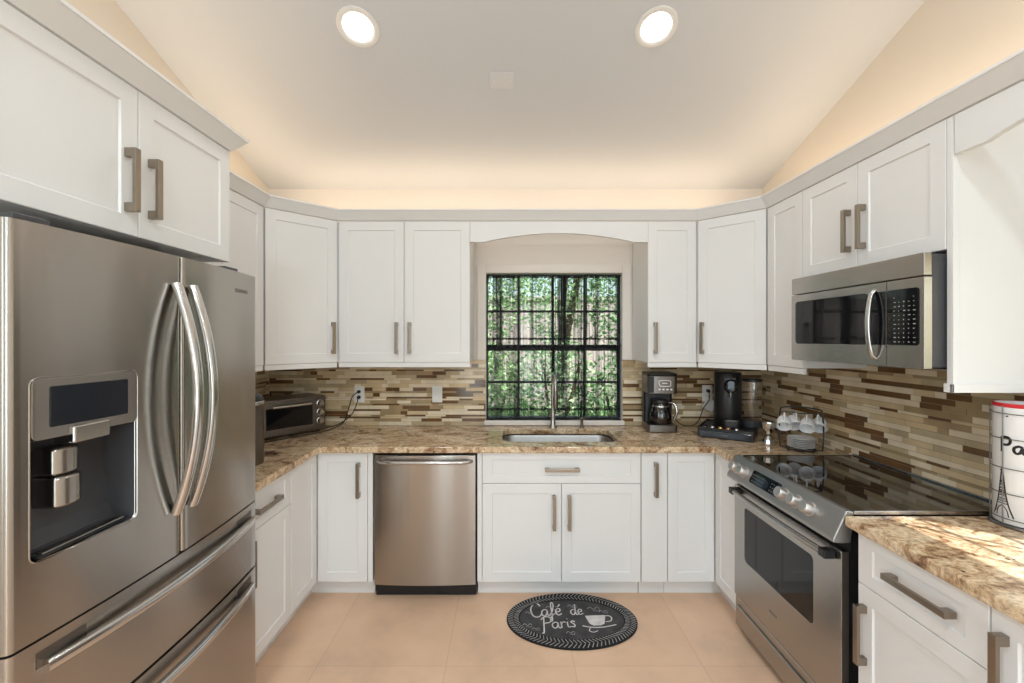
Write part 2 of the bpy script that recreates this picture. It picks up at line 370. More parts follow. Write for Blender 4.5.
# crown moulding
ZT = 2.3245
def sweep(mb, path, prof):
    P = [Vector(p) for p in path]; n = len(P); rings = []
    nr = []
    for a, b in zip(P, P[1:]):
        d = (b-a).normalized(); nr.append(Vector((d.y, -d.x)))
    for i, p in enumerate(P):
        if i == 0: o = nr[0]
        elif i == n-1: o = nr[-1]
        else:
            o = (nr[i-1]+nr[i]).normalized(); o = o/max(.2, o.dot(nr[i]))
        rings.append([mb.v((p.x+o.x*d, p.y+o.y*d, z)) for d, z in prof])
    k = len(prof)
    for A, B in zip(rings, rings[1:]):
        for j in range(k): mb.f([A[j], A[(j+1) % k], B[(j+1) % k], B[j]])
    mb.f(rings[0]); mb.f(rings[-1][::-1])
XF, XU, XUR, YU = -1.146, -1.43, 1.533, 2.82
DL0, DL1 = (-1.43, 2.52), (-1.115, 2.82)
DR0, DR1 = (1.24, 2.82), (1.533, 2.543)
cp = [(.0, ZT+.002), (.004, ZT+.002), (.046, ZT+.055), (.05, ZT+.056), (.05, ZT+.066), (.04, ZT+.066), (-.014, ZT+.02), (-.014, ZT+.002)]
m = MB(); sweep(m, [(XF, -.3), (XF, 1.772), (XU, 1.772), DL0, DL1, DR0, DR1, (XUR, .36)], cp)
struct(m.build('trim_1', M_WHITE))

# ------------------------------------------------------------------ cabinet parts
DT = .02
def door_mesh(x0, x1, z0, z1, M=I4, rail=.058, rec=.006, flat=False):
    m = MB(); m.M = M; c = .002
    if flat or x1-x0 < .15: rail = min(rail, (x1-x0)*.28)
    L = [(x0, x1, z0, z1, DT), (x0, x1, z0, z1, c), (x0+c, x1-c, z0+c, z1-c, 0)]
    r = rail
    if z1-z0 < .25: r = min(rail, .045)
    if not flat: L += [(x0+rail, x1-rail, z0+r, z1-r, 0), (x0+rail+.0035, x1-rail-.0035, z0+r+.0035, z1-r-.0035, rec)]
    R = [[m.v(p) for p in ((a, y, e), (b, y, e), (b, y, f), (a, y, f))] for a, b, e, f, y in L]
    m.f(R[0])
    for A, B in zip(R, R[1:]):
        for i in range(4): m.f([A[i], A[(i+1) % 4], B[(i+1) % 4], B[i]])
    m.f(R[-1]); return m
def handle_mesh(x, z, L=.205, horiz=False, M=I4, w=.0095, dep=.036):
    m = MB()
    R = M @ Matrix.Translation((x, 0, z))
    if horiz: R = R @ Matrix.Rotation(PI/2, 4, 'Y')
    m.M = R; t = .011; e = .026
    pts = [(-L/2, -.0005), (-L/2, -dep), (L/2, -dep), (L/2, -.0005), (L/2-e, -.0005), (L/2-e, -dep+t), (-L/2+e, -dep+t), (-L/2+e, -.0005)]
    a = [m.v((-w, y, z)) for z, y in pts]; b = [m.v((w, y, z)) for z, y in pts]
    for q in ((0, 1, 6, 7), (1, 2, 5, 6), (2, 3, 4, 5)): m.f([a[i] for i in q]); m.f([b[i] for i in q])
    n = len(pts)
    for i in range(n): m.f([a[i], a[(i+1) % n], b[(i+1) % n], b[i]])
    return m
def door(parent, x0, x1, z0, z1, hx=None, hz=None, M=I4, horiz=False, name='door', flat=False, L=.205):
    d = door_mesh(x0, x1, z0, z1, M, flat=flat).build(name, M_WHITE, parent)
    if hx is not None: handle_mesh(hx, hz, L, horiz, M).build('handle', M_NICKEL, d, .0015)
    return d
G = .0015
ZB0, ZB1, ZSPLIT = .10, .879, .688
def base_body(parent, w, depth=.60, gap=.0015):
    m = MB(); m.box(gap, w-gap, DT+.002, depth, ZB0, .875); m.build('body', M_WHITE, parent, .001)
    m = MB(); m.box(gap, w-gap, .06, .075, 0.001, ZB0); m.build('toe_kick', M_TOE, parent)
ZU0, ZU1 = 1.398, ZT-.002
def wall_body(parent, w, z0=1.398, depth=.345, rail=True, gap=.0012):
    m = MB(); m.box(gap, w-gap, DT+.002, depth, z0, ZT-.003); m.build('body', M_WHITE, parent, .001)
    if rail:
        m = MB(); m.box(gap, w-gap, .004, .024, 1.365, z0-.001); m.build('light_rail', M_WHITE, parent, .002)
RL, RB, RR = PI/2, 0, -PI/2
XB, YBF, XBR = -1.14, 2.567, 1.236
# --- base run, left
t = thing('base_cabinet', 'white base cabinet with one drawer over a door, between refrigerator and left corner', 'cabinet', (XB, 1.85, 0), RL, 'base cabinets under the counter')
base_body(t, .41, .615); door(t, G, .41-G, ZSPLIT+G, ZB1-.004, .17, .775, horiz=True, name='drawer'); door(t, G, .41-G, ZB0, ZSPLIT-G, .035, .56)
# --- left corner
t = thing('corner_base_cabinet', 'white corner base cabinet with folding door, left of the dishwasher', 'cabinet', (XB, YBF, 0), 0, 'base cabinets under the counter')
x1 = .301
m = MB(); m.prism([(-.022, -.304), (-.022, .022), (x1-.001, .022), (x1-.001, .605), (-.622, .605), (-.622, -.304)], ZB0, .875); m.build('body', M_WHITE, t, .001)
m = MB(); m.prism([(-.075, -.304), (-.06, -.304), (-.06, .06), (x1+.028, .06), (x1+.028, .075), (-.075, .075)], .001, ZB0); m.build('toe_kick', M_TOE, t)
door(t, .003, x1-G, ZB0, ZB1-.004, x1-.05, .712)
ML = Matrix.Translation((0, -.305, 0)) @ Matrix.Rotation(PI/2, 4, 'Z')
door(t, G, .302, ZB0, ZB1-.004, M=ML)
m = MB(); m.box(x1+.001, x1+.03, .004, .03, ZB0, .875); m.build('filler_strip', M_WHITE, t, .001)
# --- dishwasher
t = thing('dishwasher', 'stainless steel dishwasher between the left corner cabinet and the sink cabinet', 'dishwasher', (-.805, YBF, 0), 0)
W_ = .62
m = MB(); m.box(.004, W_-.004, .03, .58, .03, .862); m.build('body', M_BLACK, t)
m = MB(); n = 14
ringf, ringb = [], []
for i in range(n+1):
    x = .008+(W_-.016)*i/n; y = -.003-.013*(1-(2*i/n-1)**2); ringf.append((x, y)); 
m.prism(ringf+[(W_-.008, .028), (.008, .028)], .085, .858); d = m.build('door', M_STEEL, t, .003)
m = MB(); m.box(.008, W_-.008, .035, .05, .004, .083); m.build('toe_panel', M_BLACK, t)
m = MB(); pts = [(.03+(.56)*i/16, -.024-.022*math.sin(PI*i/16)**.5 if 0 < i < 16 else -.004, .823) for i in range(17)]
m.tube(pts, 0, sec=[(.011*math.cos(a), .009*math.sin(a)) for a in [2*PI*k/12 for k in range(12)]], up=(0, 0, 1)); m.build('handle', M_BRIGHT, d, smooth=True)
# --- sink cabinet
t = thing('sink_cabinet', 'white sink base cabinet with false drawer front and two doors', 'cabinet', (-.155, YBF, 0), 0, 'base cabinets under the counter')
w = .949
m = MB(); m.box(.0015, w-.0015, DT+.002, .60, ZB0, .65); m.box(.0015, w-.0015, DT+.002, .045, .65, .875); m.box(.0015, .02, .045, .6, .65, .875); m.box(w-.02, w-.0015, .045, .6, .65, .875); m.build('body', M_WHITE, t, .001)
m = MB(); m.box(-.028, w-.0015, .06, .075, 0.001, ZB0); m.build('toe_kick', M_TOE, t)
m = MB(); m.box(-.028, -.001, .004, .03, ZB0, .875); m.build('filler_strip', M_WHITE, t, .001)
door(t, G, w-G, ZSPLIT+G, ZB1-.004, .478, .775, horiz=True, name='drawer_front')
door(t, G, w/2-G, ZB0, ZSPLIT-G, w/2-.045, .52); door(t, w/2+G, w-G, ZB0, ZSPLIT-G, w/2+.045, .52)
# --- pull-out
t = thing('base_cabinet', 'narrow white pull-out base cabinet with one tall handle, right of the sink cabinet', 'cabinet', (.796, YBF, 0), 0, 'base cabinets under the counter')
base_body(t, .156); door(t, G, .156-G, ZB0, ZB1-.004, .083, .716, flat=True)
# --- right corner
t = thing('corner_base_cabinet', 'white corner base cabinet with plain folding door, left of the range', 'cabinet', (XBR, YBF, 0), 0, 'base cabinets under the counter')
x0 = -.283
m = MB(); m.prism([(.022, -.248), (.022, .022), (x0+.001, .022), (x0+.001, .605), (.636, .605), (.636, -.248)][::-1], ZB0, .875); m.build('body', M_WHITE, t, .001)
m = MB(); m.prism([(.06, -.248), (.075, -.248), (.075, .075), (x0, .075), (x0, .06), (.06, .06)], .001, ZB0); m.build('toe_kick', M_TOE, t)
door(t, x0+G, -.003, ZB0, ZB1-.004); door(t, .003, .248, ZB0, ZB1-.004, M=Matrix.Rotation(-PI/2, 4, 'Z'))
# --- right run, near
t = thing('base_cabinet', 'white base cabinet with drawer and door, right of the range', 'cabinet', (XBR, 1.520, 0), RR, 'base cabinets under the counter')
base_body(t, .417, .63); door(t, G, .417-G, .697+G, ZB1-.004, .235, .79, horiz=True, name='drawer'); door(t, G, .417-G, ZB0, .697-G, .032, .53)
t = thing('base_cabinet', 'white base cabinet with full-height door, nearest on the right', 'cabinet', (XBR, 1.1025, 0), RR, 'base cabinets under the counter')
base_body(t, .60, .63); door(t, G, .60-G, ZB0, ZB1-.004, .035, .71, L=.22)

# --- wall cabinets
GW = 'white wall cabinets'
t = thing('wall_cabinet', 'white two-door wall cabinet above the refrigerator', 'cabinet', (XF, .90, 0), RL, GW)
m = MB(); m.box(.0012, .872, DT+.002, .62, 1.868, ZT-.003); m.build('body', M_WHITE, t, .001)
door(t, G, .434-G, 1.868, ZU1, .434-.042, 2.03, L=.19); door(t, .434+G, .872, 1.868, ZU1, .434+.042, 2.03, L=.19)
t = thing('wall_cabinet', 'narrow white wall cabinet half hidden behind the refrigerator', 'cabinet', (XU, 1.775, 0), RL, GW)
wall_body(t, .744, depth=.338); door(t, G, .37, ZU0, ZU1); door(t, .373, .744-.006, ZU0, ZU1)
def diag(name, A, B, label, hside, poly, railpoly):
    A, B = Vector(A), Vector(B); d = B-A; w = d.length; rz = math.atan2(d.y, d.x)
    t = thing(name, label, 'cabinet', (A.x, A.y, 0), rz, GW)
    Mi = Matrix.Rotation(-rz, 4, 'Z') @ Matrix.Translation((-A.x, -A.y, 0))
    m = MB(); m.M = Mi; m.prism(poly, 1.398, ZT-.003); m.build('body', M_WHITE, t, .001)
    m = MB(); m.box(.004, w-.004, .004, .024, 1.365, 1.397); m.build('light_rail', M_WHITE, t, .002)
    door(t, .006, w-.006, ZU0, ZU1, w-.036 if hside else .036, 1.557)
    return t
diag('corner_wall_cabinet', DL0, DL1, 'white diagonal corner wall cabinet above the toaster oven', True,
     [(-1.447, 2.536), (-1.131, 2.837), (-1.117, 2.845), (-1.117, 3.170), (-1.760, 3.170), (-1.760, 2.522), (-1.46, 2.522)], None)
diag('corner_wall_cabinet', DR0, DR1, 'white diagonal corner wall cabinet above the capsule coffee machine', False,
     [(1.242, 2.845), (1.256, 2.836), (1.548, 2.56), (1.56, 2.546), (1.870, 2.546), (1.870, 3.170), (1.242, 3.170)], None)
t = thing('wall_cabinet', 'white two-door wall cabinet left of the sink window', 'cabinet', (DL1[0], YU, 0), 0, GW)
w = -.249-DL1[0]; wall_body(t, w); door(t, .006, w/2-G, ZU0, ZU1, w/2-.045, 1.557); door(t, w/2+G, w-G, ZU0, ZU1, w/2+.04, 1.557)
t = thing('wall_cabinet', 'white single-door wall cabinet right of the sink window', 'cabinet', (.918, YU, 0), 0, GW)
w = DR0[0]-.918; wall_body(t, w); door(t, G, w-.006, ZU0, ZU1, .044, 1.557)
t = thing('wall_cabinet', 'narrow white wall cabinet between the right corner and the microwave', 'cabinet', (XUR, DR1[1], 0), RR, GW)
w = DR1[1]-2.24; wall_body(t, w, depth=.338); door(t, .006, w-G, ZU0, ZU1)
t = thing('wall_cabinet', 'white two-door wall cabinet above the microwave', 'cabinet', (XUR, 2.239, 0), RR, GW)
w = .735
m = MB(); m.box(.0012, w-.0012, DT+.002, .338, 1.866, ZT-.003); m.build('body', M_WHITE, t, .001)
door(t, G, .35-G, 1.866, ZU1, .35-.04, 2.035, L=.19); door(t, .35+G, w-G, 1.866, ZU1, .35+.04, 2.035, L=.19)
# end panel beside the microwave
t = thing('end_panel', 'tall flat white side panel hanging right of the microwave', 'panel', (XUR, 1.5025, 0), RR)
m = MB(); m.box(0, .018, 0, .338, 1.367, ZT-.003); m.build('panel', M_WHITE, t, .0015)
m = MB(); m.box(.0182, .026, -.008, .338, 1.367, 1.397); m.box(-.004, .026, -.008, -.0002, 1.367, 1.397); m.build('bottom_moulding', M_WHITE, t, .0015)
m = MB(); m.box(.0182, .022, .0, .022, 1.397, ZT-.003); m.build('edge_strip', M_WHITE, t, .001)
# valances
def valance(name, label, loc, rz, w, flat=.095):
    t = thing(name, label, 'valance', loc, rz); m = MB()
    pts = [(0, ZT-.004), (0, 2.187), (flat, 2.187)]
    for i in range(1, 25):
        u = i/25; pts.append((flat+(w-2*flat)*u, 2.187+.058*math.sin(PI*u)**.85))
    pts += [(w-flat, 2.187), (w, 2.187), (w, ZT-.004)]
    a = [m.v((x, 0, z)) for x, z in pts]; b = [m.v((x, .022, z)) for x, z in pts]; n = len(pts)
    tops = []
    for i in range(n-1): m.f([a[i], a[i+1], b[i+1], b[i]])
    ta = [m.v((x, 0, ZT-.004)) for x, z in pts]; tb = [m.v((x, .022, ZT-.004)) for x, z in pts]
    for i in range(n-1):
        if abs(pts[i][0]-pts[i+1][0]) > 1e-6:
            m.f([a[i], a[i+1], ta[i+1], ta[i]]); m.f([b[i], b[i+1], tb[i+1], tb[i]]); m.f([ta[i], ta[i+1], tb[i+1], tb[i]])
    bmesh.ops.remove_doubles(m.b, verts=m.b.verts, dist=1e-5)
    m.build('board', M_WHITE, t); return t
valance('window_valance', 'white arched valance board over the sink window', (-.2485, YU, 0), 0, .918+.248)
valance('window_valance', 'white arched valance board at the right frame edge', (XUR, 1.476, 0), RR, 1.10)

# ------------------------------------------------------------------ countertops, sink
def slab(name, outer, holes, z0, z1, mtl, label):
    b = bmesh.new(); loops = []
    for ring in [outer]+holes:
        vs = [b.verts.new((x, y, z1)) for x, y in ring]; loops.append(vs)
        for i in range(len(vs)): b.edges.new((vs[i], vs[(i+1) % len(vs)]))
    bmesh.ops.triangle_fill(b, use_beauty=True, use_dissolve=False, edges=b.edges[:])
    top = b.faces[:]
    r = bmesh.ops.extrude_face_region(b, geom=top)
    for v in r['geom']:
        if isinstance(v, bmesh.types.BMVert): v.co.z = z0
    m = MB(); m.b.free(); m.b = b
    o = m.build(name, mtl, None, .007, seg=3, angle=50); return tag(o, label, 'countertop')
hole = rrect(-.035, .70, 2.665, 3.045, .085, 6)
slab('countertop', [(XL+.003, 1.845), (-1.108, 1.845), (-1.108, 2.535), (1.216, 2.535), (1.216, 2.320), (XR-.003, 2.320), (XR-.003, YB-.003), (XL+.003, YB-.003)], [hole], .8765, .914, M_GRANITE, 'brown speckled granite countertop around the sink and both back corners')
slab('countertop', [(1.216, .51), (XR-.003, .51), (XR-.003, 1.555), (1.216, 1.555)], [], .8765, .914, M_GRANITE, 'brown granite countertop right of the range with sunlight on it')
t = thing('sink', 'stainless undermount sink set in the granite below the window', 'sink', (.3325, 2.855, .69), 0)
m = MB(); rings = []
for (dx, z, r) in ((.012, .179, .09), (.0, .178, .085), (-.004, .17, .082), (-.012, .05, .075), (-.03, .012, .06), (-.07, .002, .04)):
    rings.append([m.v((x, y, z)) for x, y in rrect(-.3675-dx, .3675+dx, -.19-dx, .19+dx, r, 6)])
for A, B in zip(rings, rings[1:]):
    for i in range(len(A)): m.f([A[i], A[(i+1) % len(A)], B[(i+1) % len(A)], B[i]])
m.f(rings[-1]); o = m.build('basin', M_SINK, t, smooth=True)
md = o.modifiers.new('s', 'SOLIDIFY'); md.thickness = .0015; md.offset = 0
m = MB(); m.cyl(.045, .0035, .006, seg=28); m.build('drain', M_CHROME, t)
t = thing('faucet', 'brushed steel gooseneck faucet standing behind the sink', 'faucet', (.322, 3.085, .9145), 0)
m = MB(); m.lathe([(0, 0), (.03, 0), (.03, .008), (.02, .02), (.018, .06), (.016, .13)], 24); m.lathe([(.016, .13), (0, .13)], 24); m.build('body', M_STEEL, t, smooth=True)
pts = [(0, 0, .12), (0, 0, .22), (0, 0, .29)]+[(0, -.085+.085*math.cos(a), .31+.085*math.sin(a)) for a in [PI*k/14 for k in range(0, 15)]]+[(0, -.17, .28)]
m = MB(); m.tube(pts, .0125, 14); m.build('spout', M_STEEL, t, smooth=True)
m = MB(); m.lathe([(0, .16), (.014, .16), (.017, .18), (.0165, .25), (.0125, .285), (0, .285)], 18, (0, -.17, 0)); m.build('spray_head', M_DKSTEEL, t, smooth=True)
m = MB(); m.tube([(.016, 0, .09), (.04, 0, .095), (.085, -.01, .12)], [.008, .007, .005], 10); m.build('lever', M_STEEL, t, smooth=True)
t = thing('soap_dispenser', 'small steel soap dispenser pump right of the faucet', 'soap dispenser', (.53, 3.09, .9145), 0)
m = MB(); m.lathe([(0, 0), (.02, 0), (.02, .005), (.011, .012), (.011, .05), (.014, .055), (.014, .075), (0, .078)], 18); m.build('pump', M_STEEL, t, smooth=True)
m = MB(); m.tube([(0, 0, .066), (.02, -.03, .085), (.03, -.06, .078)], [.006, .0055, .005], 8); m.build('nozzle', M_STEEL, t, smooth=True)

# ------------------------------------------------------------------ refrigerator
t = thing('refrigerator', 'stainless steel french-door refrigerator with ice dispenser', 'refrigerator', (-1.072, 1.376, 0), RL)
HW = .456
bul = lambda x: -.028*(1-(x/HW)**2)
m = MB(); m.box(-HW+.004, HW-.004, .075, .685, .02, 1.79); m.build('body', M_DKSTEEL, t, .004)
m = MB(); m.box(-HW+.03, HW-.03, .06, .075, 0.001, .045); m.build('base_grille', M_BLACK, t)
def curved_front(x0, x1, z0, z1, hole=None, n=18, thick=.07):
    m = MB(); xs = [x0+(x1-x0)*i/n for i in range(n+1)]
    if hole: xs = sorted(set(xs+[hole[0], hole[1]]))
    zs = [z0, hole[2], hole[3], z1] if hole else [z0, z1]
    r = .012
    def yf(x):
        e = min(x-x0, x1-x); off = 0
        if e < r: off = r-math.sqrt(max(0, r*r-(r-e)**2))
        return bul(x)+off
    xs = sorted(set(xs+[x0+.0015, x0+.004, x0+.008, x0+r, x1-.0015, x1-.004, x1-.008, x1-r]))
    g = [[m.v((x, yf(x), z)) for z in zs] for x in xs]
    for i in range(len(xs)-1):
        for j in range(len(zs)-1):
            if hole and zs[j] == hole[2] and xs[i] >= hole[0]-1e-6 and xs[i+1] <= hole[1]+1e-6: continue
            m.f([g[i][j], g[i+1][j], g[i+1][j+1], g[i][j+1]])
    bk = [[m.v((x, thick, z)) for z in (z0, z1)] for x in (x0, x1)]
    m.f([v[-1] for v in g]+[bk[1][1], bk[0][1]]); m.f([v[0] for v in g]+[bk[1][0], bk[0][0]])
    m.f(list(g[0])+[bk[0][1], bk[0][0]]); m.f(list(g[-1])+[bk[1][1], bk[1][0]])
    return m
Z0, Z1, ZD = .872, 1.815, .592
Hx0, Hx1, Hz0, Hz1 = .961-1.376, 1.211-1.376, 1.05, 1.462
dl = curved_front(-HW, -.0025, Z0, Z1, (Hx0, Hx1, Hz0, Hz1)).build('door', M_STEEL, t, smooth=True)
dr = curved_front(.0025, HW, Z0, Z1).build('door', M_STEEL, t, smooth=True)
def bowhandle(parent, a, b, out, r=(.016, .012)):
    """bowed bar from a to b (local), bulging by out in -y, feet at both ends"""
    a, b = Vector(a), Vector(b); n = 26; pts = []
    for i in range(n+1):
        u = i/n; p = a.lerp(b, u); p = Vector((p.x, p.y-out*(1-(2*u-1)**2)-.006, p.z)); pts.append(p)
    m = MB(); ax = (b-a).normalized(); up = Vector((0, -1, 0))
    sec = [(r[1]*math.copysign(abs(math.cos(q))**.7, math.cos(q)), r[0]*math.copysign(abs(math.sin(q))**.7, math.sin(q))) for q in [2*PI*k/16 for k in range(16)]]
    m.tube(pts, 0, sec=sec, up=up)
    return m.build('handle', M_BRIGHT, parent, smooth=True)
bowhandle(dl, (-.034, bul(.03)-.004, 1.01), (-.034, bul(.03)-.004, 1.725), .068)
bowhandle(dr, (.034, bul(.03)-.004, 1.01), (.034, bul(.03)-.004, 1.725), .068)
text('brand_mark', 'SAMSUNG', .020, dr, (.335, bul(.335)-.0016, 1.735), (PI/2, 0, math.radians(5.5)), M_GREYTXT)
for z0, z1, hz in ((ZD+.006, Z0-.006, .806), (.045, ZD-.004, .535)):
    d = curved_front(-HW, HW, z0, z1).build('drawer', M_STEELH, t, smooth=True)
    bowhandle(d, (-.395, bul(.395)-.004, hz), (.395, bul(.395)-.004, hz), .042, (.015, .013))
    for s_ in (-1, 1):
        m = MB(); xa, xb = sorted((s_*.30, s_*.405)); q = [(xa, bul(xa)), (xb, bul(xb))]
        vs = [m.v((x, y+dy, z)) for dy in (-.0016, .003) for (x, y), z in ((q[0], hz-.002), (q[1], hz-.002), (q[1], hz+.036), (q[0], hz+.036))]
        m.f(vs[:4]); m.f(vs[4:]); [m.f([vs[i], vs[(i+1) % 4], vs[(i+1) % 4+4], vs[i+4]]) for i in range(4)]
        m.build('handle_plate', M_DKSTEEL, d)
for s_ in (-1, 1):
    m = MB(); m.box(s_*.36-.06, s_*.36+.02, .03, .12, 1.8165, 1.838); m.build('hinge_cover', M_CAVITY, t, .004)
# dispenser
yc = lambda x: bul(x)-.003
m = MB()
zmid = 1.322
bx0, bx1 = Hx0-.006, Hx1+.006
# liner: sloping back wall, deeper at the top, side walls, floor
fr = [(Hx0, bul(Hx0)), (Hx1, bul(Hx1))]
top_y, bot_y = .062, .045
steps = [(Hz0, .012), (Hz0+.012, .034), (Hz0+.05, .05), (Hz0+.14, .062), (zmid, .066)]
LA = [m.v((Hx0, fr[0][1], z)) for z, d in steps]; LBk = [m.v((Hx0+.004, d, z)) for z, d in steps]
RBk = [m.v((Hx1-.004, d, z)) for z, d in steps]; RA = [m.v((Hx1, fr[1][1], z)) for z, d in steps]
for i in range(len(steps)-1):
    for A, B in ((LA, LBk), (LBk, RBk), (RBk, RA)): m.f([A[i], A[i+1], B[i+1], B[i]])
m.f([LA[0], LBk[0], RBk[0], RA[0]]); m.f([LA[-1], LBk[-1], RBk[-1], RA[-1]])
dp = m.build('dispenser', M_CAVITY, dl, fix=False)
def patch(name, x0, x1, z0, z1, off, th, mt, parent, r=.012, n=10):
    m = MB(); ring = rrect(x0, x1, z0, z1, r, 5)
    a = [m.v((x, bul(x)-off, z)) for x, z in ring]; b = [m.v((x, bul(x)-off+th, z)) for x, z in ring]
    m.f(a); m.f(b)
    for i in range(len(a)): m.f([a[i], a[(i+1) % len(a)], b[(i+1) % len(a)], b[i]])
    return m.build(name, mt, parent, .001)
patch('control_panel', Hx0, Hx1, zmid, Hz1, .003, .03, M_STEEL, dp)
patch('display', Hx0+.035, Hx1-.028, 1.348, 1.443, .0045, .004, M_DISP, dp, .004)
m = MB(); ro = rrect(Hx0-.005, Hx1+.005, Hz0-.005, Hz1+.005, .02, 6); ri = rrect(Hx0+.001, Hx1-.001, Hz0+.001, Hz1-.001, .016, 6)
A = [m.v((x, bul(x)-.0005, z)) for x, z in ro]; B = [m.v((x, bul(x)-.002, z)) for x, z in rrect(Hx0-.003, Hx1+.003, Hz0-.003, Hz1+.003, .019, 6)]; D = [m.v((x, bul(x)+.004, z)) for x, z in ri]
for P_, Q_ in ((A, B), (B, D)):
    for i in range(len(P_)): m.f([P_[i], P_[(i+1) % len(P_)], Q_[(i+1) % len(P_)], Q_[i]])
m.build('bezel', M_STEEL, dp, smooth=True)
xc = (Hx0+Hx1)/2
m = MB(); m.box(xc-.045, xc+.05, bul(xc)-.006, .03, 1.300, 1.342); m.build('nozzle', M_BRIGHT, dp, .004)
for z0, z1, y0 in ((1.225, 1.29, .018), (1.148, 1.222, .012)):
    m = MB(); p = [(math.cos(q)*.034+xc-.032, y0-math.sin(q)*.018) for q in [PI*k/12 for k in range(13)]]
    m.prism(p+[(xc-.068, .060), (xc+.004, .060)], z0, z1); m.build('paddle', M_STEELH, dp, .006, smooth=True)
m = MB(); m.box(Hx0+.012, Hx1-.012, bul(xc)+.004, .014, Hz0+.004, Hz0+.010); m.build('drip_tray', M_BLACK, dp, .002)
m = MB(); [m.box(Hx0+.02, Hx1-.02, y, y+.003, Hz0+.0102, Hz0+.0135) for y in (bul(xc)+.008, bul(xc)+.018, bul(xc)+.028)]; m.build('drip_grille', M_STEELH, dp)

# ------------------------------------------------------------------ range
RY = 2.312; RWD = .75
t = thing('range', 'stainless steel slide-in range with black glass cooktop', 'stove', (1.215, RY, 0), RR)
m = MB(); m.box(.004, RWD-.004, .032, .655, .03, .905); m.build('body', M_BLACK, t)
m = MB(); m.box(.002, RWD-.002, .041, .660, .906, .926); ct = m.build('cooktop', M_COOK, t, .003)
m = MB(); m.box(-.004, .002, .041, .654, .9145, .929); m.box(RWD-.002, RWD+.004, .041, .654, .9145, .929); m.box(-.004, RWD+.004, .640, .654, .9262, .934); m.build('trim_frame', M_STEELH, ct, .0015)
m = MB()
for x, y, r in ((.2, .2, .10), (.56, .2, .085), (.2, .48, .075), (.56, .48, .11), (.38, .34, .06)):
    m.lathe([(r-.002, .9264), (r, .9264)], 40, (x, y+.03, 0))
m.build('burner_ring', mat('burner_print', (.09, .09, .09), .3), ct)
# control panel: slanted steel fascia
px = [(.040, .926), (.012, .930), (-.036, .828), (-.038, .814), (-.004, .810), (.028, .812), (.040, .9)]
m = MB(); a = [m.v((-.004, y, z)) for y, z in px]; b = [m.v((RWD+.004, y, z)) for y, z in px]; m.f(a); m.f(b[::-1])
for i in range(len(px)): m.f([a[i], a[(i+1) % len(px)], b[(i+1) % len(px)], b[i]])
cpn = m.build('control_panel', brushed('panel_steel', (.42, .41, .40), .42, (1, 60, 1), .06), t, .004)
p0, p1 = Vector((0, .012, .930)), Vector((0, -.036, .828)); mid = (p0+p1)/2; dn = (p1-p0).normalized()
nrm = Vector((0, dn.z, -dn.y)); nrm = nrm if nrm.y < 0 else -nrm
PM = Matrix((( -1, 0, 0, 0), (0, -dn.y, nrm.y, 0), (0, -dn.z, nrm.z, 0), (0, 0, 0, 1)))
PM = Matrix(((1, 0, 0, 0), (0, -dn.y, nrm.y, mid.y), (0, -dn.z, nrm.z, mid.z), (0, 0, 0, 1)))
for x in (.056, .132, .444, .524, .604):
    m = MB(); m.M = PM @ Matrix.Translation((x, -.004, 0)); m.lathe([(.029, .0002), (.029, .004), (.025, .006), (.0245, .012), (.0235, .034), (.021, .037), (0, .0375)], 24); m.build('knob', mat('knob_steel', (.62, .60, .58), .42, 1), cpn, smooth=True)
m = MB(); m.M = PM; ring = rrect(.19, .41, -.034, .030, .012); m.prism(ring, .0003, .002); 
for i in range(7):
    for j in range(3): m.box(.207+i*.013, .214+i*.013, -.024+j*.016, -.021+j*.016, .0021, .0024, 1)
for i in range(3):
    for j in range(3): m.box(.345+i*.016, .351+i*.016, -.024+j*.016, -.019+j*.016, .0021, .0024, 1)
m.build('display', [M_BLACKG, M_GREYTXT], cpn)
# door with window
def framed(x0, x1, z0, z1, y0, y1, hx0, hx1, hz0, hz1, r=.02):
    m = MB(); out = rrect(x0, x1, z0, z1, .004, 5); inn = rrect(hx0, hx1, hz0, hz1, r, 5)
    A = [m.v((x, y0, z)) for x, z in out]; B = [m.v((x, y0, z)) for x, z in inn]; A2 = [m.v((x, y1, z)) for x, z in out]; B2 = [m.v((x, y0+.012, z)) for x, z in inn]
    n = len(A)
    for i in range(n):
        j = (i+1) % n
        m.f([A[i], A[j], B[j], B[i]]); m.f([A[i], A[j], A2[j], A2[i]]); m.f([B[i], B[j], B2[j], B2[i]])
    m.f(A2); return m
od = framed(.006, RWD-.006, .192, .776, 0, .03, .102, .599, .41, .686).build('oven_door', M_STEEL, t, .002)
m = MB(); m.prism(rrect(.103, .598, .411, .685, .019), -.004, -.0015); 
for v in m.b.verts: v.co = Vector((v.co.x, -v.co.z, v.co.y))
m.build('oven_window', M_BLACKG, od)
m = MB(); n = 20; pts = [(.028+(.69)*i/n, -.030-.010*(1-(2*i/n-1)**2), .752) for i in range(n+1)]
m.tube(pts, 0, sec=[(.013*math.cos(q), .011*math.sin(q)) for q in [2*PI*k/14 for k in range(14)]], up=(0, 0, 1)); hd = m.build('handle', M_STEELH, od, smooth=True)
for x in (.026, .684):
    m = MB(); m.box(x, x+.036, -.044, -.0003, .736, .768); m.build('handle_end', M_BLACK, hd, .004)
text('brand_mark', 'BOSCH', .017, od, (.34, -.0006, .285), (PI/2, 0, 0), M_GREYTXT)
m = MB(); m.box(.006, RWD-.006, .004, .03, .030, .186); dw = m.build('warming_drawer', M_STEELH, t, .006)
m = MB(); m.box(.03, RWD-.03, -.006, .0035, .138, .146); m.build('pull_lip', M_STEELH, dw, .003)

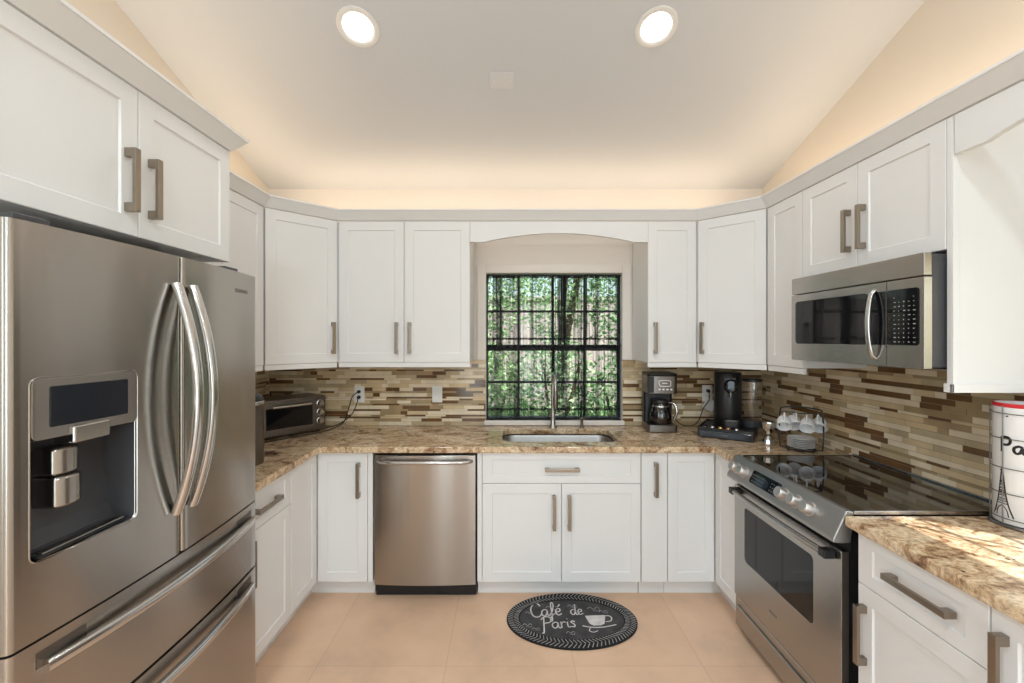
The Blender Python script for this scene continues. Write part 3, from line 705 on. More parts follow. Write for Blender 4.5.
# ------------------------------------------------------------------ microwave
t = thing('microwave', 'stainless steel over-the-range microwave below a wall cabinet', 'microwave', (1.458, 2.211, 0), RR)
MWW = .704
m = MB(); m.box(.002, MWW-.002, .03, .405, 1.452, 1.852); m.build('body', M_CAVITY, t, .003)
m = MB(); m.box(0, MWW, 0, .0295, 1.776, 1.857); m.build('vent_panel', M_STEELH, t, .003)
md_ = framed(0, .553, 1.447, 1.772, 0, .0295, .028, .470, 1.528, 1.738).build('door', M_STEELH, t, .0015)
m = MB(); m.prism(rrect(.029, .469, 1.529, 1.737, .019), -.004, -.0015)
for v in m.b.verts: v.co = Vector((v.co.x, -v.co.z, v.co.y))
m.build('door_window', M_BLACKG, md_)
m = MB(); m.prism(rrect(.482, .551, 1.529, 1.737, .004), .0002, .0022)
for v in m.b.verts: v.co = Vector((v.co.x, -v.co.z, v.co.y))
m.build('dark_glass_strip', M_BLACKG, md_)
m = MB(); pts = [(.502, -.004-.026*math.sin(PI*i/20)**.5 if 0 < i < 20 else -.001, 1.475+.27*i/20) for i in range(21)]
m.tube(pts, 0, sec=[(.006*math.cos(q), .010*math.sin(q)) for q in [2*PI*k/14 for k in range(14)]], up=(0, -1, 0)); m.build('handle', M_BRIGHT, md_, smooth=True)
text('brand_mark', 'BOSCH', .017, md_, (.30, -.0006, 1.48), (PI/2, 0, 0), M_GREYTXT)
m = MB(); m.box(.556, MWW, 0, .0295, 1.447, 1.772); kp = m.build('keypad_panel', M_STEELH, t, .0015)
m = MB(); m.prism(rrect(.5575, .686, 1.529, 1.737, .012), .0002, .0022)
for v in m.b.verts: v.co = Vector((v.co.x, -v.co.z, v.co.y))
r_ = random.Random(5)
for i in range(5):
    for j in range(11):
        if j == 10 and i in (1, 2, 3): continue
        x = .588+i*.0195; z = 1.540+j*.0165; ww = r_.choice((.003, .005, .009)); m.box(x, x+ww, -.0027, -.0023, z, z+r_.choice((.0018, .003)), 1)
m.build('keypad_glass', [M_BLACKG, mat('grey_key_print', (.45, .45, .45), .5)], kp)
m = MB(); m.box(.01, MWW-.01, .04, .39, 1.4455, 1.4515); m.build('underside_filter', M_BLACK, t)

# ------------------------------------------------------------------ curtains
def curtain(label, x0, x1, z0, z1, seed, dens, gather):
    """sheer panel hanging in soft pleats, bottom hem and a lace edge"""
    r = random.Random(seed); cx = x0
    t = thing('curtain', label, 'curtain', (x0, YB+.025, z0), 0, 'black sheer cafe curtains'); w = x1-x0; h = z1-z0
    ph = [r.random()*6.28 for _ in range(6)]
    def pos(u, v):
        # u across 0..1, v up 0..1 ; warped so that pleats bunch up
        ed = min(1, 6*u, 6*(1-u)); uu = u+ed*gather*.045*math.sin(2*PI*u*3+ph[0])+ed*gather*.02*math.sin(2*PI*u*7+ph[1])+ed*.008*(1-v)*math.sin(2*PI*u*4+ph[4])
        a = .009+.008*math.sin(2*PI*u*2+ph[2])+.004*(1-v)
        y = a*math.sin(2*PI*dens*u+ph[3]+.35*math.sin(4*v+ph[5]))+.004*math.sin(2*PI*dens*2.3*u+ph[1])
        return (max(.001, min(w-.001, uu*w)), y, v*h)
    def sheet(v0, v1, nv, lace=0):
        m = MB(); nu = 150; g = []
        for i in range(nu+1):
            col = []
            for j in range(nv+1):
                v = v0+(v1-v0)*j/nv
                p = pos(i/nu, v)
                if lace and j == 0: p = (p[0], p[1], p[2]-lace*abs(math.sin(i*PI/6)))
                col.append(m.v(p))
            g.append(col)
        for i in range(nu):
            for j in range(nv): m.f([g[i][j], g[i+1][j], g[i+1][j+1], g[i][j+1]])
        return m
    sheet(.13, .955, 8).build('fabric', M_SHEER, t, smooth=True, fix=False)
    sheet(.955, 1, 2).build('heading', M_HEM, t, smooth=True, fix=False)
    sheet(.10, .13, 1).build('hem', M_HEM, t, smooth=True, fix=False)
    sheet(.02, .10, 2, .012).build('lace_edge', M_LACE, t, smooth=True, fix=False)
    return t
zm = 1.507
curtain('upper left black sheer curtain panel in the sink window', WX0+.004, .345, 1.49, 2.028, 1, 11, .5)
curtain('upper right black sheer curtain panel in the sink window', .325, WX1-.004, 1.49, 2.028, 2, 19, .75)
curtain('lower left black sheer curtain panel behind the faucet', WX0+.004, .35, .965, zm, 3, 13, .6)
curtain('lower right black sheer curtain panel beside the faucet', .33, WX1-.004, .965, zm, 4, 20, .8)
for z, lab in ((2.024, 'upper thin black curtain rod at the window top'), (zm-.004, 'lower thin black curtain rod across the window middle')):
    m = MB(); m.tube([(WX0+.001, YB+.025, z), (WX1-.001, YB+.025, z)], .005, 10); tag(m.build('curtain_rod', M_BLACK, smooth=True), lab, 'curtain rod', 'curtain rods in the sink window')

# ------------------------------------------------------------------ ceiling fittings
cz = lambda Y: ZE+SL*(YB-Y)
ang = -math.atan(SL)
def downlight(X, Y, label):
    t = thing('recessed_light', label, 'ceiling light', (X, Y, cz(Y)), 0, 'recessed ceiling lights'); t.rotation_euler = (ang, 0, 0)
    m = MB(); m.lathe([(.098, -.0005), (.098, -.006), (.09, -.009), (.076, -.007), (.07, -.001)], 40); m.build('trim_ring', M_OUTLET, t, smooth=True)
    m = MB(); m.lathe([(0, -.0035), (.05, -.003), (.0745, -.0015)], 36); m.build('lens', M_LAMP, t, smooth=True)
    l = light('downlight', 'AREA', (0, 0, -.02), (0, 0, 0), 2.4, (.97, .98, 1), shape='DISK', size=.13); l.parent = t; return t
downlight(-.715, 2.05, 'lit recessed ceiling light above the left side')
downlight(.706, 2.05, 'lit recessed ceiling light above the right side')
t = thing('ceiling_cover_plate', 'small faint white cover plate on the sloped ceiling between the lights', 'cover plate', (-.032, 2.32, cz(2.32)), 0); t.rotation_euler = (ang, 0, 0)
m = MB(); m.box(-.065, .065, -.05, .05, -.006, -.0008); m.build('plate', paint('cover_plate_paint', (.70, .705, .72), .6), t, .002)
m = MB(); [m.cyl(.004, -.0075, -.0062, (x, 0, 0), 10) for x in (-.045, .045)]; m.build('screws', M_OUTLET, t)
for X, Y in ((-.75, -.2), (.75, -.2), (-.75, -1.9), (.75, -1.9)):  # unseen fill lamps added to brighten the room, no fixtures built
    light('room_fill', 'AREA', (X, Y, cz(max(Y, -(Y)))-.25 if Y < 0 else 3), (0, 0, 0), 20, (.82, .93, 1), shape='DISK', size=.3)

# ------------------------------------------------------------------ outlets and cords
def plate(name, label, X, z, kind):
    t = thing(name, label, 'outlet' if kind != 'switch' else 'switch', (X, YB-.0092, z), 0, 'wall plates on the splashback')
    m = MB(); m.box(-.0375, .0375, -.006, 0, -.06, .06); m.build('plate', M_OUTLET, t, .003)
    if kind == 'switch':
        m = MB(); m.box(-.017, .017, -.011, -.006, -.034, .034); m.build('rocker', M_OUTLET, t, .002)
    else:
        for z in (.02, -.02):
            m = MB(); m.prism(rrect(-.017, .017, z-.014, z+.014, .008), .006, .008)
            for v in m.b.verts: v.co = Vector((v.co.x, -v.co.z, v.co.y))
            f = m.build('socket', M_OUTLET, t)
            m = MB(); m.box(-.008, -.006, -.0086, -.008, z-.005, z+.005); m.box(.006, .008, -.0086, -.008, z-.005, z+.005); m.build('slots', M_BLACK, f)
    return t
ox = sx(360, 3.18); plate('outlet', 'white double outlet with two black plugs, right of the toaster oven', ox, 1.143, 'outlet')
plate('light_switch', 'white rocker switch plate left of the sink window', sx(437.5, 3.18), 1.143, 'switch')
ox2 = sx(706.5, 3.18); plate('outlet', 'white outlet with adapter, left of the capsule coffee machine', ox2, 1.15, 'outlet')
def cord(label, z, X, pts, r=.0035):
    t = thing('power_cord', label, 'cord', (X, YB-.018, z), 0, 'black power cords')
    m = MB(); m.lathe([(0, .0), (.012, .0), (.013, .012), (.008, .028), (0, .030)], 14)
    for v in m.b.verts: v.co = Vector((v.co.x, -v.co.z, v.co.y))
    m.build('plug', M_CABLE, t, smooth=True)
    P = smoothline([Vector((0, -.028, 0))]+[Vector(p)-Vector((X, YB-.018, z)) for p in pts], 8)
    m = MB(); m.tube(P, r, 8); m.build('cable', M_CABLE, t, smooth=True); return t
cord('black cord from the upper socket curling down to the toaster oven', 1.163, ox, [(ox-.03, 3.10, 1.13), (ox-.06, 3.10, 1.03), (ox-.09, 3.09, .95), (ox-.14, 3.02, .921), (ox-.185, 2.90, .919), (ox-.31, 2.74, .919), (ox-.42, 2.60, .919), (ox-.50, 2.50, .919)])
cord('black cord from the lower socket drooping behind the toaster oven', 1.123, ox, [(ox+.0, 3.11, 1.08), (ox-.04, 3.11, 1.0), (ox-.12, 3.10, .94), (ox-.18, 3.08, .921), (ox-.225, 3.065, .921)])
t = thing('plug_adapter', 'white block adapter hanging tilted from the right outlet', 'adapter', (ox2+.02, YB-.012, 1.10), 0)
m = MB(); m.M = Matrix.Rotation(.5, 4, 'Y'); m.box(-.035, .035, -.045, -.010, -.075, .005); m.build('block', M_OUTLET, t, .005)
cord('black cord plugged beside the white adapter, running to the drip coffee maker', 1.17, ox2, [(ox2-.02, 3.10, 1.11), (ox2-.06, 3.10, 1.05), (ox2-.09, 3.10, .97), (ox2-.14, 3.09, .930), (ox2-.22, 3.10, .935), (ox2-.275, 3.12, .99)])

# ------------------------------------------------------------------ toaster oven
A_, B_ = Vector((-1.525, 2.655)), Vector((-1.262, 2.985)); d = B_-A_; tw = d.length
t = thing('toaster_oven', 'shade-darkened steel toaster oven with three knobs in the left corner', 'toaster oven', (A_.x, A_.y, .9145), math.atan2(d.y, d.x))
m = MB(); m.prism(rrect(0, tw, .022, .25, .012), .012, .245); m.build('body', M_DKSTEEL, t, .006)
m = MB(); m.box(.002, tw-.002, .006, .0215, .014, .242); m.build('front_panel', M_DKSTEEL, t, .003)  # darker steel here carries the shade of the corner in its colour
dd = framed(.008, tw-.080, .036, .228, -.010, .0055, .026, tw-.098, .062, .198, .006).build('door', M_DKSTEEL, t, .002)
m = MB(); m.box(.027, tw-.099, -.004, -.001, .063, .197); m.build('glass', M_BLACKG, dd)
m = MB(); n = 14; m.tube([(.05+(tw-.175)*i/n, -.04, .206) for i in range(n+1)], .008, 12); [m.tube([(x, -.04, .206), (x, -.009, .206)], .006, 8) for x in (.065, tw-.14)]; m.build('handle', M_BRIGHT, dd, smooth=True)
for z in (.197, .137, .077):
    m = MB(); m.M = Matrix.Translation((tw-.042, .0055, z)) @ Matrix.Rotation(PI/2, 4, 'X'); m.lathe([(.025, 0), (.024, .004), (.020, .006), (.018, .024), (.015, .027), (0, .027)], 20); m.build('knob', M_BRIGHT, t, smooth=True)
for x in (.03, tw-.03):
    for y in (.045, .22):
        m = MB(); m.cyl(.012, 0, .012, (x, y, 0), 12); m.build('foot', M_BLACK, t)
# --- steel canister behind the refrigerator edge
t = thing('canister', 'brown steel canister with black lid standing beside the refrigerator', 'canister', (-1.345, 2.19, .9145), 0)
m = MB(); m.lathe([(0, 0), (.088, 0), (.09, .004), (.09, .30), (.088, .302), (0, .302)], 36); m.build('body', M_DKSTEEL, t, smooth=True)
m = MB(); m.lathe([(.092, .3025), (.094, .306), (.094, .318), (.092, .321), (0, .321)], 36); m.build('rim', M_BRIGHT, t, smooth=True)
m = MB(); m.lathe([(.089, .3215), (.088, .335), (.075, .352), (.04, .361), (0, .363)], 36); m.build('lid', M_BLACK, t, smooth=True)

# ------------------------------------------------------------------ drip coffee maker
t = thing('coffee_maker', 'black and steel drip coffee maker right of the sink window', 'coffee maker', (1.062, 3.02, .9145), -.08)
m = MB(); m.prism(rrect(-.098, .098, -.10, .11, .02), 0, .05); m.build('base', M_DKSTEEL, t, .004, smooth=True)
m = MB(); m.prism(rrect(-.098, .098, .02, .11, .02), .0502, .262); m.build('back_column', M_BLACK, t, .003)
m = MB(); m.prism(rrect(-.098, .098, -.095, .11, .025), .2622, .385); hd = m.build('brew_head', M_DKSTEEL, t, .004, smooth=True)
m = MB(); m.prism(rrect(-.10, .10, -.098, .112, .025), .3855, .40); m.build('lid', M_BLACK, t, .005, smooth=True)
m = MB(); m.box(-.098, -.06, -.097, -.0955, .27, .38); m.build('side_band', M_BLACK, hd)
m = MB(); fm = lambda x, y: (x, -.0962, y)
ribbon(m, [(-.02, .315), (.045, .315), (.05, .33), (.045, .352), (-.02, .352), (-.026, .335), (-.02, .315)], .005, fm); ribbon(m, [(-.005, .335), (.03, .335)], .006, fm)
for i in range(4): m.box(-.03+i*.026, -.016+i*.026, -.097, -.0962, .288, .298)
m.build('display', M_WHTXT, hd)
m = MB(); m.lathe([(0, .052), (.062, .052), (.072, .07), (.074, .11), (.062, .16), (.05, .185), (.052, .195)], 28, (0, -.035, 0)); cf = m.build('carafe', M_SMOKE, t, smooth=True)
m = MB(); m.lathe([(0, .054), (.06, .054), (.069, .07), (.070, .09), (0, .09)], 28, (0, -.035, 0)); m.build('coffee', mat('black_coffee', (.01, .006, .004), .1), cf, smooth=True)
m = MB(); m.lathe([(.054, .1955), (.056, .2), (.05, .215), (0, .22)], 28, (0, -.035, 0)); m.build('carafe_lid', M_BLACK, cf, smooth=True)
m = MB(); m.tube(smoothline([(.048, -.075, .20), (.075, -.105, .195), (.085, -.115, .14), (.07, -.10, .085)], 6), .009, 10); m.build('handle', M_BRIGHT, cf, smooth=True)
m = MB(); m.lathe([(.0555, .168), (.058, .17), (.0565, .178)], 28, (0, -.035, 0)); m.build('band', M_BRIGHT, cf, smooth=True)

# ------------------------------------------------------------------ capsule machine on its tray
TA, TB = Vector((1.24, 2.815)), Vector((1.505, 2.635)); d = TB-TA; tl = d.length; trz = math.atan2(d.y, d.x)
t = thing('capsule_tray', 'black capsule drawer tray under the capsule coffee machine', 'tray', (TA.x, TA.y, .9145), trz)
D_ = .33
m = MB(); m.box(0, tl, 0, D_, 0, .052); m.build('body', M_BLACK, t, .003)
m = MB(); m.box(0, tl, 0, .006, .0522, .064); m.box(0, .006, .006, D_, .0522, .064); m.box(tl-.006, tl, .006, D_, .0522, .064); m.box(.006, tl-.006, D_-.006, D_, .0522, .064); m.build('raised_rim', M_BLACK, t, .001)
m = MB(); m.box(.012, tl-.012, -.004, -.0003, .006, .046); m.build('drawer', M_BLACKG, t, .002)
m = MB(); m.box(tl/2-.02, tl/2+.02, -.0065, -.0042, .022, .028); m.build('drawer_pull', M_GREYTXT, t)
Tm = Matrix.Translation((TA.x, TA.y, .9145)) @ Matrix.Rotation(trz, 4, 'Z')
c = Tm @ Vector((.158, .185, .053))
t = thing('capsule_machine', 'black capsule coffee machine with clear water tank on a black tray', 'coffee machine', c, trz+.30)
m = MB(); m.lathe([(0, 0), (.082, 0), (.084, .004), (.084, .352), (.078, .362), (0, .364)], 40, (0, .02, 0)); m.build('body', M_BLACK, t, smooth=True)
m = MB(); m.prism(rrect(-.05, .05, -.12, -.062, .02), .0, .052); m.build('drip_base', M_BLACK, t, .004, smooth=True)
m = MB(); m.prism(rrect(-.045, .045, -.115, -.065, .018), .0522, .058); m.build('drip_grille', M_DKSTEEL, t, .001)
m = MB(); m.lathe([(0, .0), (.038, 0), (.04, .02), (.03, .032), (0, .034)], 24)
m.b.verts.ensure_lookup_table()
for v in m.b.verts: v.co = Vector((v.co.x, -.062-v.co.z, .275+v.co.y*1.15))
m.build('brew_head', M_BLACKG, t, smooth=True)
m = MB(); m.cyl(.010, .205, .24, (0, -.08, 0), 14); m.build('spout', M_DKSTEEL, t, smooth=True)
m = MB(); m.box(-.03, .03, -.0655, -.0625, .318, .323); m.build('brand_mark', M_GREYTXT, t)
m = MB(); m.lathe([(.058, .045), (.060, .05), (.060, .30), (.058, .302)], 36, (.148, .025, 0)); tk = m.build('water_tank', M_CLEAR, t, smooth=True)
m = MB(); m.lathe([(.0585, .3022), (.061, .304), (.061, .316), (.056, .32), (0, .321)], 36, (.148, .025, 0)); m.build('tank_lid', M_BLACK, tk, smooth=True)
m = MB(); m.lathe([(0, .001), (.06, .001), (.062, .006), (.06, .044), (0, .045)], 36, (.148, .025, 0)); m.build('tank_base', M_CAVITY, tk, smooth=True)
M_PODS = [mat('pod_silver', (.75, .75, .76), .25, 1), mat('pod_gold', (.80, .52, .22), .25, 1), mat('pod_copper', (.75, .40, .22), .25, 1), mat('pod_dark', (.10, .08, .10), .3, 1)]
for i, (u, k, lab) in enumerate(((.03, 3, 'dark coffee pod at the left end of the tray front'), (.075, 0, 'silver coffee pod second from the left in the tray'), (.122, 1, 'gold coffee pod at the middle of the tray front'), (.168, 2, 'copper coffee pod right of the gold pod'), (.215, 0, 'silver coffee pod right of the copper pod'))):
    c = Tm @ Vector((u+.01, .033, .0525))
    m = MB(); m.lathe([(0, 0), (.018, 0), (.0185, .002), (.0165, .004), (.015, .012), (.010, .019), (0, .022)], 20); o = m.build('coffee_pod', M_PODS[k], smooth=True, loc=c); tag(o, lab, 'coffee pod', 'coffee pods on the tray')

# ------------------------------------------------------------------ goblet
t = thing('goblet', 'small shiny metal goblet between the tray and the cup rack', 'goblet', (1.575, 2.60, .9145), 0)
m = MB(); m.lathe([(0, 0), (.03, 0), (.032, .008), (.027, .03), (.014, .052), (.012, .058), (.020, .068), (.033, .10), (.038, .128), (.036, .128), (.030, .10), (.016, .072), (0, .066)], 10); m.build('cup', M_CHROME, t)
m = MB(); m.lathe([(.0145, .050), (.018, .054), (.0145, .060)], 16); m.build('collar', M_DKSTEEL, t, smooth=True)

# ------------------------------------------------------------------ cup rack
RX, RYc = 1.672, 2.455
t = thing('cup_rack', 'black wire rack holding white cups and saucers beside the range', 'rack', (RX, RYc, .9145), -.6)
m = MB(); m.tube([(.075*math.cos(a), .075*math.sin(a), .012) for a in [2*PI*k/32 for k in range(32)]], .0035, 8, closed=True)
for k in range(4):
    a = PI/4+PI/2*k; m.tube([(.075*math.cos(a), .075*math.sin(a), .012), (.082*math.cos(a), .082*math.sin(a), .0035)], .0035, 8)
m.tube([(-.075, 0, .012), (.075, 0, .012)], .003, 8); m.tube([(0, -.075, .012), (0, .075, .012)], .003, 8); m.build('base_ring', M_BLACK, t, smooth=True)
m = MB(); m.tube(smoothline([(-.1, .0, .012), (-.105, .0, .10), (-.10, .0, .215), (-.085, 0, .240), (0, 0, .248), (.085, 0, .240), (.10, 0, .215), (.105, 0, .10), (.1, 0, .012)], 8), .004, 8)
m.tube([(-.1, 0, .012), (-.075, 0, .012)], .0035, 8); m.tube([(.1, 0, .012), (.075, 0, .012)], .0035, 8); m.build('hoop', M_BLACK, t, smooth=True)
m = MB(); m.tube(smoothline([(-.101, 0, .210), (-.05, 0, .216), (0, 0, .211), (.05, 0, .216), (.101, 0, .210)], 6), .003, 8); m.build('cross_bar', M_BLACK, t, smooth=True)
HK = [(-.078, -.038), (-.026, .010), (.028, -.038), (.080, .010)]
for x, y in HK:
    m = MB(); m.tube(smoothline([(x, 0, .213), (x, y*.4, .203), (x, y-.004, .199), (x, y-.012, .212)], 5), .0025, 6); m.build('hook', M_BLACK, t, smooth=True)
RZ = -.6
Rm = Matrix.Translation((RX, RYc, .9145)) @ Matrix.Rotation(RZ, 4, 'Z')
m = MB(); prof = [(0, 0), (.036, 0), (.040, .003), (.066, .0095), (.068, .0105), (.067, .0115), (.04, .0055), (0, .004)]
m.lathe(prof, 36); sc = m.build('saucer', M_CERAM, smooth=True, loc=(RX, RYc, .9145+.0156)); tag(sc, 'white saucer at the bottom of the stack in the wire rack', 'saucer', 'saucers in the wire rack')
for i, n_ in enumerate(('second from the bottom', 'third from the bottom', 'third from the top', 'second from the top', 'on top')):
    o = sc.copy(); C.objects.link(o); o.location.z += .0098*(i+1); o['label'] = f'white saucer {n_} of the stack in the wire rack'
cup = thing('cup', 'white cup hanging leftmost on the wire rack', 'cup', (0, 0, 0), 0, 'white cups on the wire rack')
m = MB(); k = 1.12; m.lathe([(r*k, z*k) for r, z in [(0, .0), (.022, .0), (.024, -.004), (.032, -.02), (.0345, -.058), (.0325, -.058), (.030, -.02), (.02, -.006), (0, -.005)]], 28); m.build('bowl', M_CERAM, cup, smooth=True)
m = MB(); m.tube(smoothline([(x*k, 0, z*k) for x, z in [(.027, -.010), (.045, -.006), (.058, -.020), (.055, -.038), (.031, -.046)]], 6), .0042, 8); m.build('handle', M_CERAM, cup, smooth=True)
cl = ['white cup hanging leftmost on the wire rack', 'white cup hanging second from left on the wire rack', 'white cup hanging second from right on the wire rack', 'white cup hanging rightmost on the wire rack']
for i, (x, y) in enumerate(HK):
    # mouth forward and down, handle up on its hook
    E = Matrix.Rotation(RZ+(.12, .3, -.05, -.2)[i], 4, 'Z') @ Matrix(((0, 1, 0, 0), (-.64, 0, .768, 0), (.768, 0, .64, 0), (0, 0, 0, 1)))
    o = cup if i == 0 else dup(cup, (0, 0, 0), 0, cl[i])
    o.rotation_euler = E.to_euler(); o.location = (Rm @ Vector((x, y-.006, .203)))-(E.to_3x3() @ Vector((.050*k, 0, -.022*k)))

# ------------------------------------------------------------------ writing
GL = {'C': (1.25, [[(1.2, 1.6), (1.0, 1.95), (.6, 2), (.2, 1.6), (.05, 1), (.2, .35), (.6, 0), (1.1, .15), (1.3, .45)]]),
      'a': (1.0, [[(.8, .85), (.5, 1), (.15, .75), (.1, .35), (.3, .05), (.6, .2), (.8, .85), (.78, .3), (.95, .05), (1.05, .2)]]),
      'f': (.72, [[(0, .1), (.35, .6), (.6, 1.6), (.45, 2), (.3, 1.6), (.3, .3), (.25, -.6), (.1, -.8), (.05, -.4), (.45, .15), (.7, .3)]]),
      'e': (.78, [[(.1, .45), (.55, .6), (.6, .9), (.35, 1), (.1, .7), (.1, .3), (.35, .02), (.75, .25)]]),
      'E': (.78, [[(.1, .45), (.55, .6), (.6, .9), (.35, 1), (.1, .7), (.1, .3), (.35, .02), (.75, .25)], [(.4, 1.25), (.7, 1.65)]]),
      'd': (1.05, [[(.8, .85), (.5, 1), (.15, .75), (.1, .35), (.3, .05), (.6, .2), (.8, .9)], [(.85, 2), (.78, .3), (.95, .05), (1.1, .2)]]),
      'P': (1.15, [[(.35, 2), (.3, 1), (.2, -.5), (0, -.6)], [(0, 1.5), (.35, 1.95), (.9, 2), (1.2, 1.6), (1.0, 1.1), (.4, .95)]]),
      'Q': (1.2, [[(.2, 2), (.2, 0)], [(.2, 1.95), (.8, 1.95), (1.0, 1.5), (.8, 1.05), (.2, .95)]]),
      'r': (.78, [[(.05, .95), (.15, .8), (.14, .4), (.14, 0)], [(.14, .55), (.3, .88), (.48, .98), (.66, .85)]]),
      'i': (.42, [[(.1, .9), (.1, .2), (.25, .03), (.42, .2)], [(.1, 1.35), (.16, 1.42)]]),
      's': (.6, [[(.55, .85), (.3, 1), (.1, .8), (.45, .45), (.4, .08), (.05, .1)]])}
def write(mb, word, x, y, xs, ys, w, fmap, slope=0):
    for ch in word:
        adv, st = GL[ch]
        for s_ in st: ribbon(mb, [(x+p[0]*xs, y+p[1]*ys) for p in s_], w, fmap)
        x += adv*xs; y += slope*adv*xs
# ------------------------------------------------------------------ rug
t = thing('rug', 'oval black cafe rug with white chalk lettering on the floor before the sink', 'rug', (.351, 2.375, 0), 0)
M_RUGC = paint('slate_rug_weave', (.055, .052, .055), .95, .35, 14, .3); M_RUGB = paint('black_rug_braid', (.012, .012, .012), .95, .2, 30, .3)
M_CHALK = paint('chalk_print', (.60, .58, .57), .9, .2, 25); M_CHALKD = paint('faint_chalk_print', (.33, .32, .32), .9, .25, 25)
ra, rb = .358, .236
m = MB(); n = 72
def ell(k, s, z): return [m.v((ra*s*math.cos(2*PI*i/n), (rb-(1-s)*ra)*math.sin(2*PI*i/n), z)) for i in range(n)]
R_ = [ell(0, 1, .001), ell(0, 1, .007), ell(0, .985, .010), ell(0, .83, .010), ell(0, .80, .008)]
for A, B in zip(R_, R_[1:]):
    for i in range(n): m.f([A[i], A[(i+1) % n], B[(i+1) % n], B[i]])
m.build('border', M_RUGB, t, smooth=True)
m = MB(); q = [m.v((ra*.80*math.cos(2*PI*i/n), (rb-.2*ra)*math.sin(2*PI*i/n), .008)) for i in range(n)]; m.f(q); m.build('center_panel', M_RUGC, t)
m = MB(); ns = 92
for i in range(ns):
    a = 2*PI*i/ns
    for s0, s1, sh in ((.985, .905, .06), (.895, .82, -.06)):
        P_ = []
        for s_, aa in ((s0, a), (s1, a+sh)): P_.append(Vector((ra*s_*math.cos(aa), (rb-(1-s_)*ra)*math.sin(aa), .0106)))
        tg = (P_[1]-P_[0]).cross(Vector((0, 0, 1))).normalized()*.0022
        m.f([m.v(P_[0]+tg), m.v(P_[0]-tg), m.v(P_[1]-tg), m.v(P_[1]+tg)])
m.build('border_stitching', M_CHALKD, t, fix=False)
fm = lambda x, y: (x, y, .0087)
m = MB(); write(m, 'CafE', -.224, .010, .047, .060, .0075, fm, .12); write(m, 'de', .0, .03, .040, .048, .0065, fm, .05); write(m, 'Paris', -.17, -.088, .047, .050, .0075, fm, .10); m.build('lettering', M_CHALK, t, fix=False)
m = MB()
def fl(pts, z=.0087): m.f([m.v((x, y, z)) for x, y in pts])
fl([(.078, .022), (.188, .028), (.186, .0), (.172, -.045), (.15, -.058), (.11, -.06), (.092, -.045), (.082, 0)])
ribbon(m, [(.188, .02), (.21, .022), (.222, .004), (.21, -.022), (.182, -.028)], .007, fm)
ribbon(m, [(.05, -.062), (.10, -.074), (.16, -.072), (.235, -.052)], .007, fm); ribbon(m, [(.09, -.078), (.08, -.10), (.10, -.112), (.125, -.10)], .005, fm); m.build('cup_drawing', M_CHALK, t, fix=False)
m = MB()
for cx, cy, s_ in ((-.10, .095, 1), (.02, .11, .8), (.14, .085, 1.1), (.19, .06, .7), (-.245, -.055, .8), (-.20, -.085, .6), (-.23, .05, .6), (-.02, -.115, .7)):
    ribbon(m, [(cx-.035*s_, cy-.005), (cx-.02*s_, cy+.012*s_), (cx, cy-.006*s_), (cx+.015*s_, cy+.012*s_), (cx+.03*s_, cy+.002)], .0035, fm)
    ribbon(m, [(cx-.01*s_, cy-.016*s_), (cx+.02*s_, cy-.02*s_), (cx+.03*s_, cy-.008*s_)], .003, fm)
m.build('scroll_print', M_CHALKD, t, fix=False)

# ------------------------------------------------------------------ white tin with Paris print, in a wire basket
cr, chh = .077, .418; CCX, CCY = 1.765, 1.466
t = thing('canister', 'tall white canister with Paris print in a wire holder at the right edge', 'canister', (CCX, CCY, .9145), math.atan2(-CCY, -CCX))
m = MB(); m.lathe([(0, .012), (cr-.002, .012), (cr, .015), (cr, chh-.002), (cr-.004, chh), (cr-.006, chh-.004), (cr-.006, .02), (0, .02)], 48); bd = m.build('body', M_CERAM, t, smooth=True)
m = MB(); m.lathe([(cr+.0006, chh-.012), (cr+.0016, chh-.004), (cr-.002, chh+.0015), (cr-.005, chh)], 48); m.build('red_rim', mat('red_enamel', (.62, .03, .04), .3), t, smooth=True)
cyl = lambda x, y: ((cr+.0007)*math.cos(x/cr), (cr+.0007)*math.sin(x/cr), y)
M_INK = paint('black_ink', (.015, .013, .014), .5, .2, 20)
m = MB(); write(m, 'Qaris', -.062, .254, .028, .026, .008, cyl); m.build('lettering', M_INK, bd, fix=False)
m = MB(); ex = -.056
for s_ in (-1, 1):
    ribbon(m, [(ex+s_*.030, .035), (ex+s_*.017, .075), (ex+s_*.009, .12), (ex+s_*.004, .17), (ex, .20)], .004, cyl)
    ribbon(m, [(ex+s_*.018, .035), (ex+s_*.012, .06), (ex, .072)], .003, cyl)
for z_, w_ in ((.078, .018), (.086, .016), (.115, .010), (.122, .0095), (.15, .0065)): ribbon(m, [(ex-w_, z_), (ex+w_, z_)], .003, cyl)
for k in range(6): ribbon(m, [(ex-.014+k*.001, .09+k*.012), (ex+.012-k*.0012, .098+k*.012)], .002, cyl); ribbon(m, [(ex+.014-k*.001, .09+k*.012), (ex-.012+k*.0012, .098+k*.012)], .002, cyl)
for k in range(3): ribbon(m, [(ex-.03+k*.004, .038+k*.01), (ex-.016, .055+k*.006)], .002, cyl)
m.build('tower_drawing', M_INK, bd, fix=False)
m = MB(); [ribbon(m, [(x, z), (x+.006, z+.002)], .004, cyl) for x, z in ((-.045, .375), (-.062, .19), (.02, .36), (.03, .15), (.05, .3))]; m.build('speckle_print', M_INK, bd, fix=False)
M_WIRE = mat('grey_wire', (.22, .21, .20), .4, 1)
wr = cr+.0045
m = MB()
for z_ in (.030, .115, .20, .30, .385): m.tube([(wr*math.cos(a), wr*math.sin(a), z_) for a in [2*PI*k/48 for k in range(48)]], .0016, 6, closed=True)
for k in range(8): a = 2*PI*k/8+.12; m.tube([(wr*math.cos(a), wr*math.sin(a), .008), (wr*math.cos(a), wr*math.sin(a), .41)], .0018, 6)
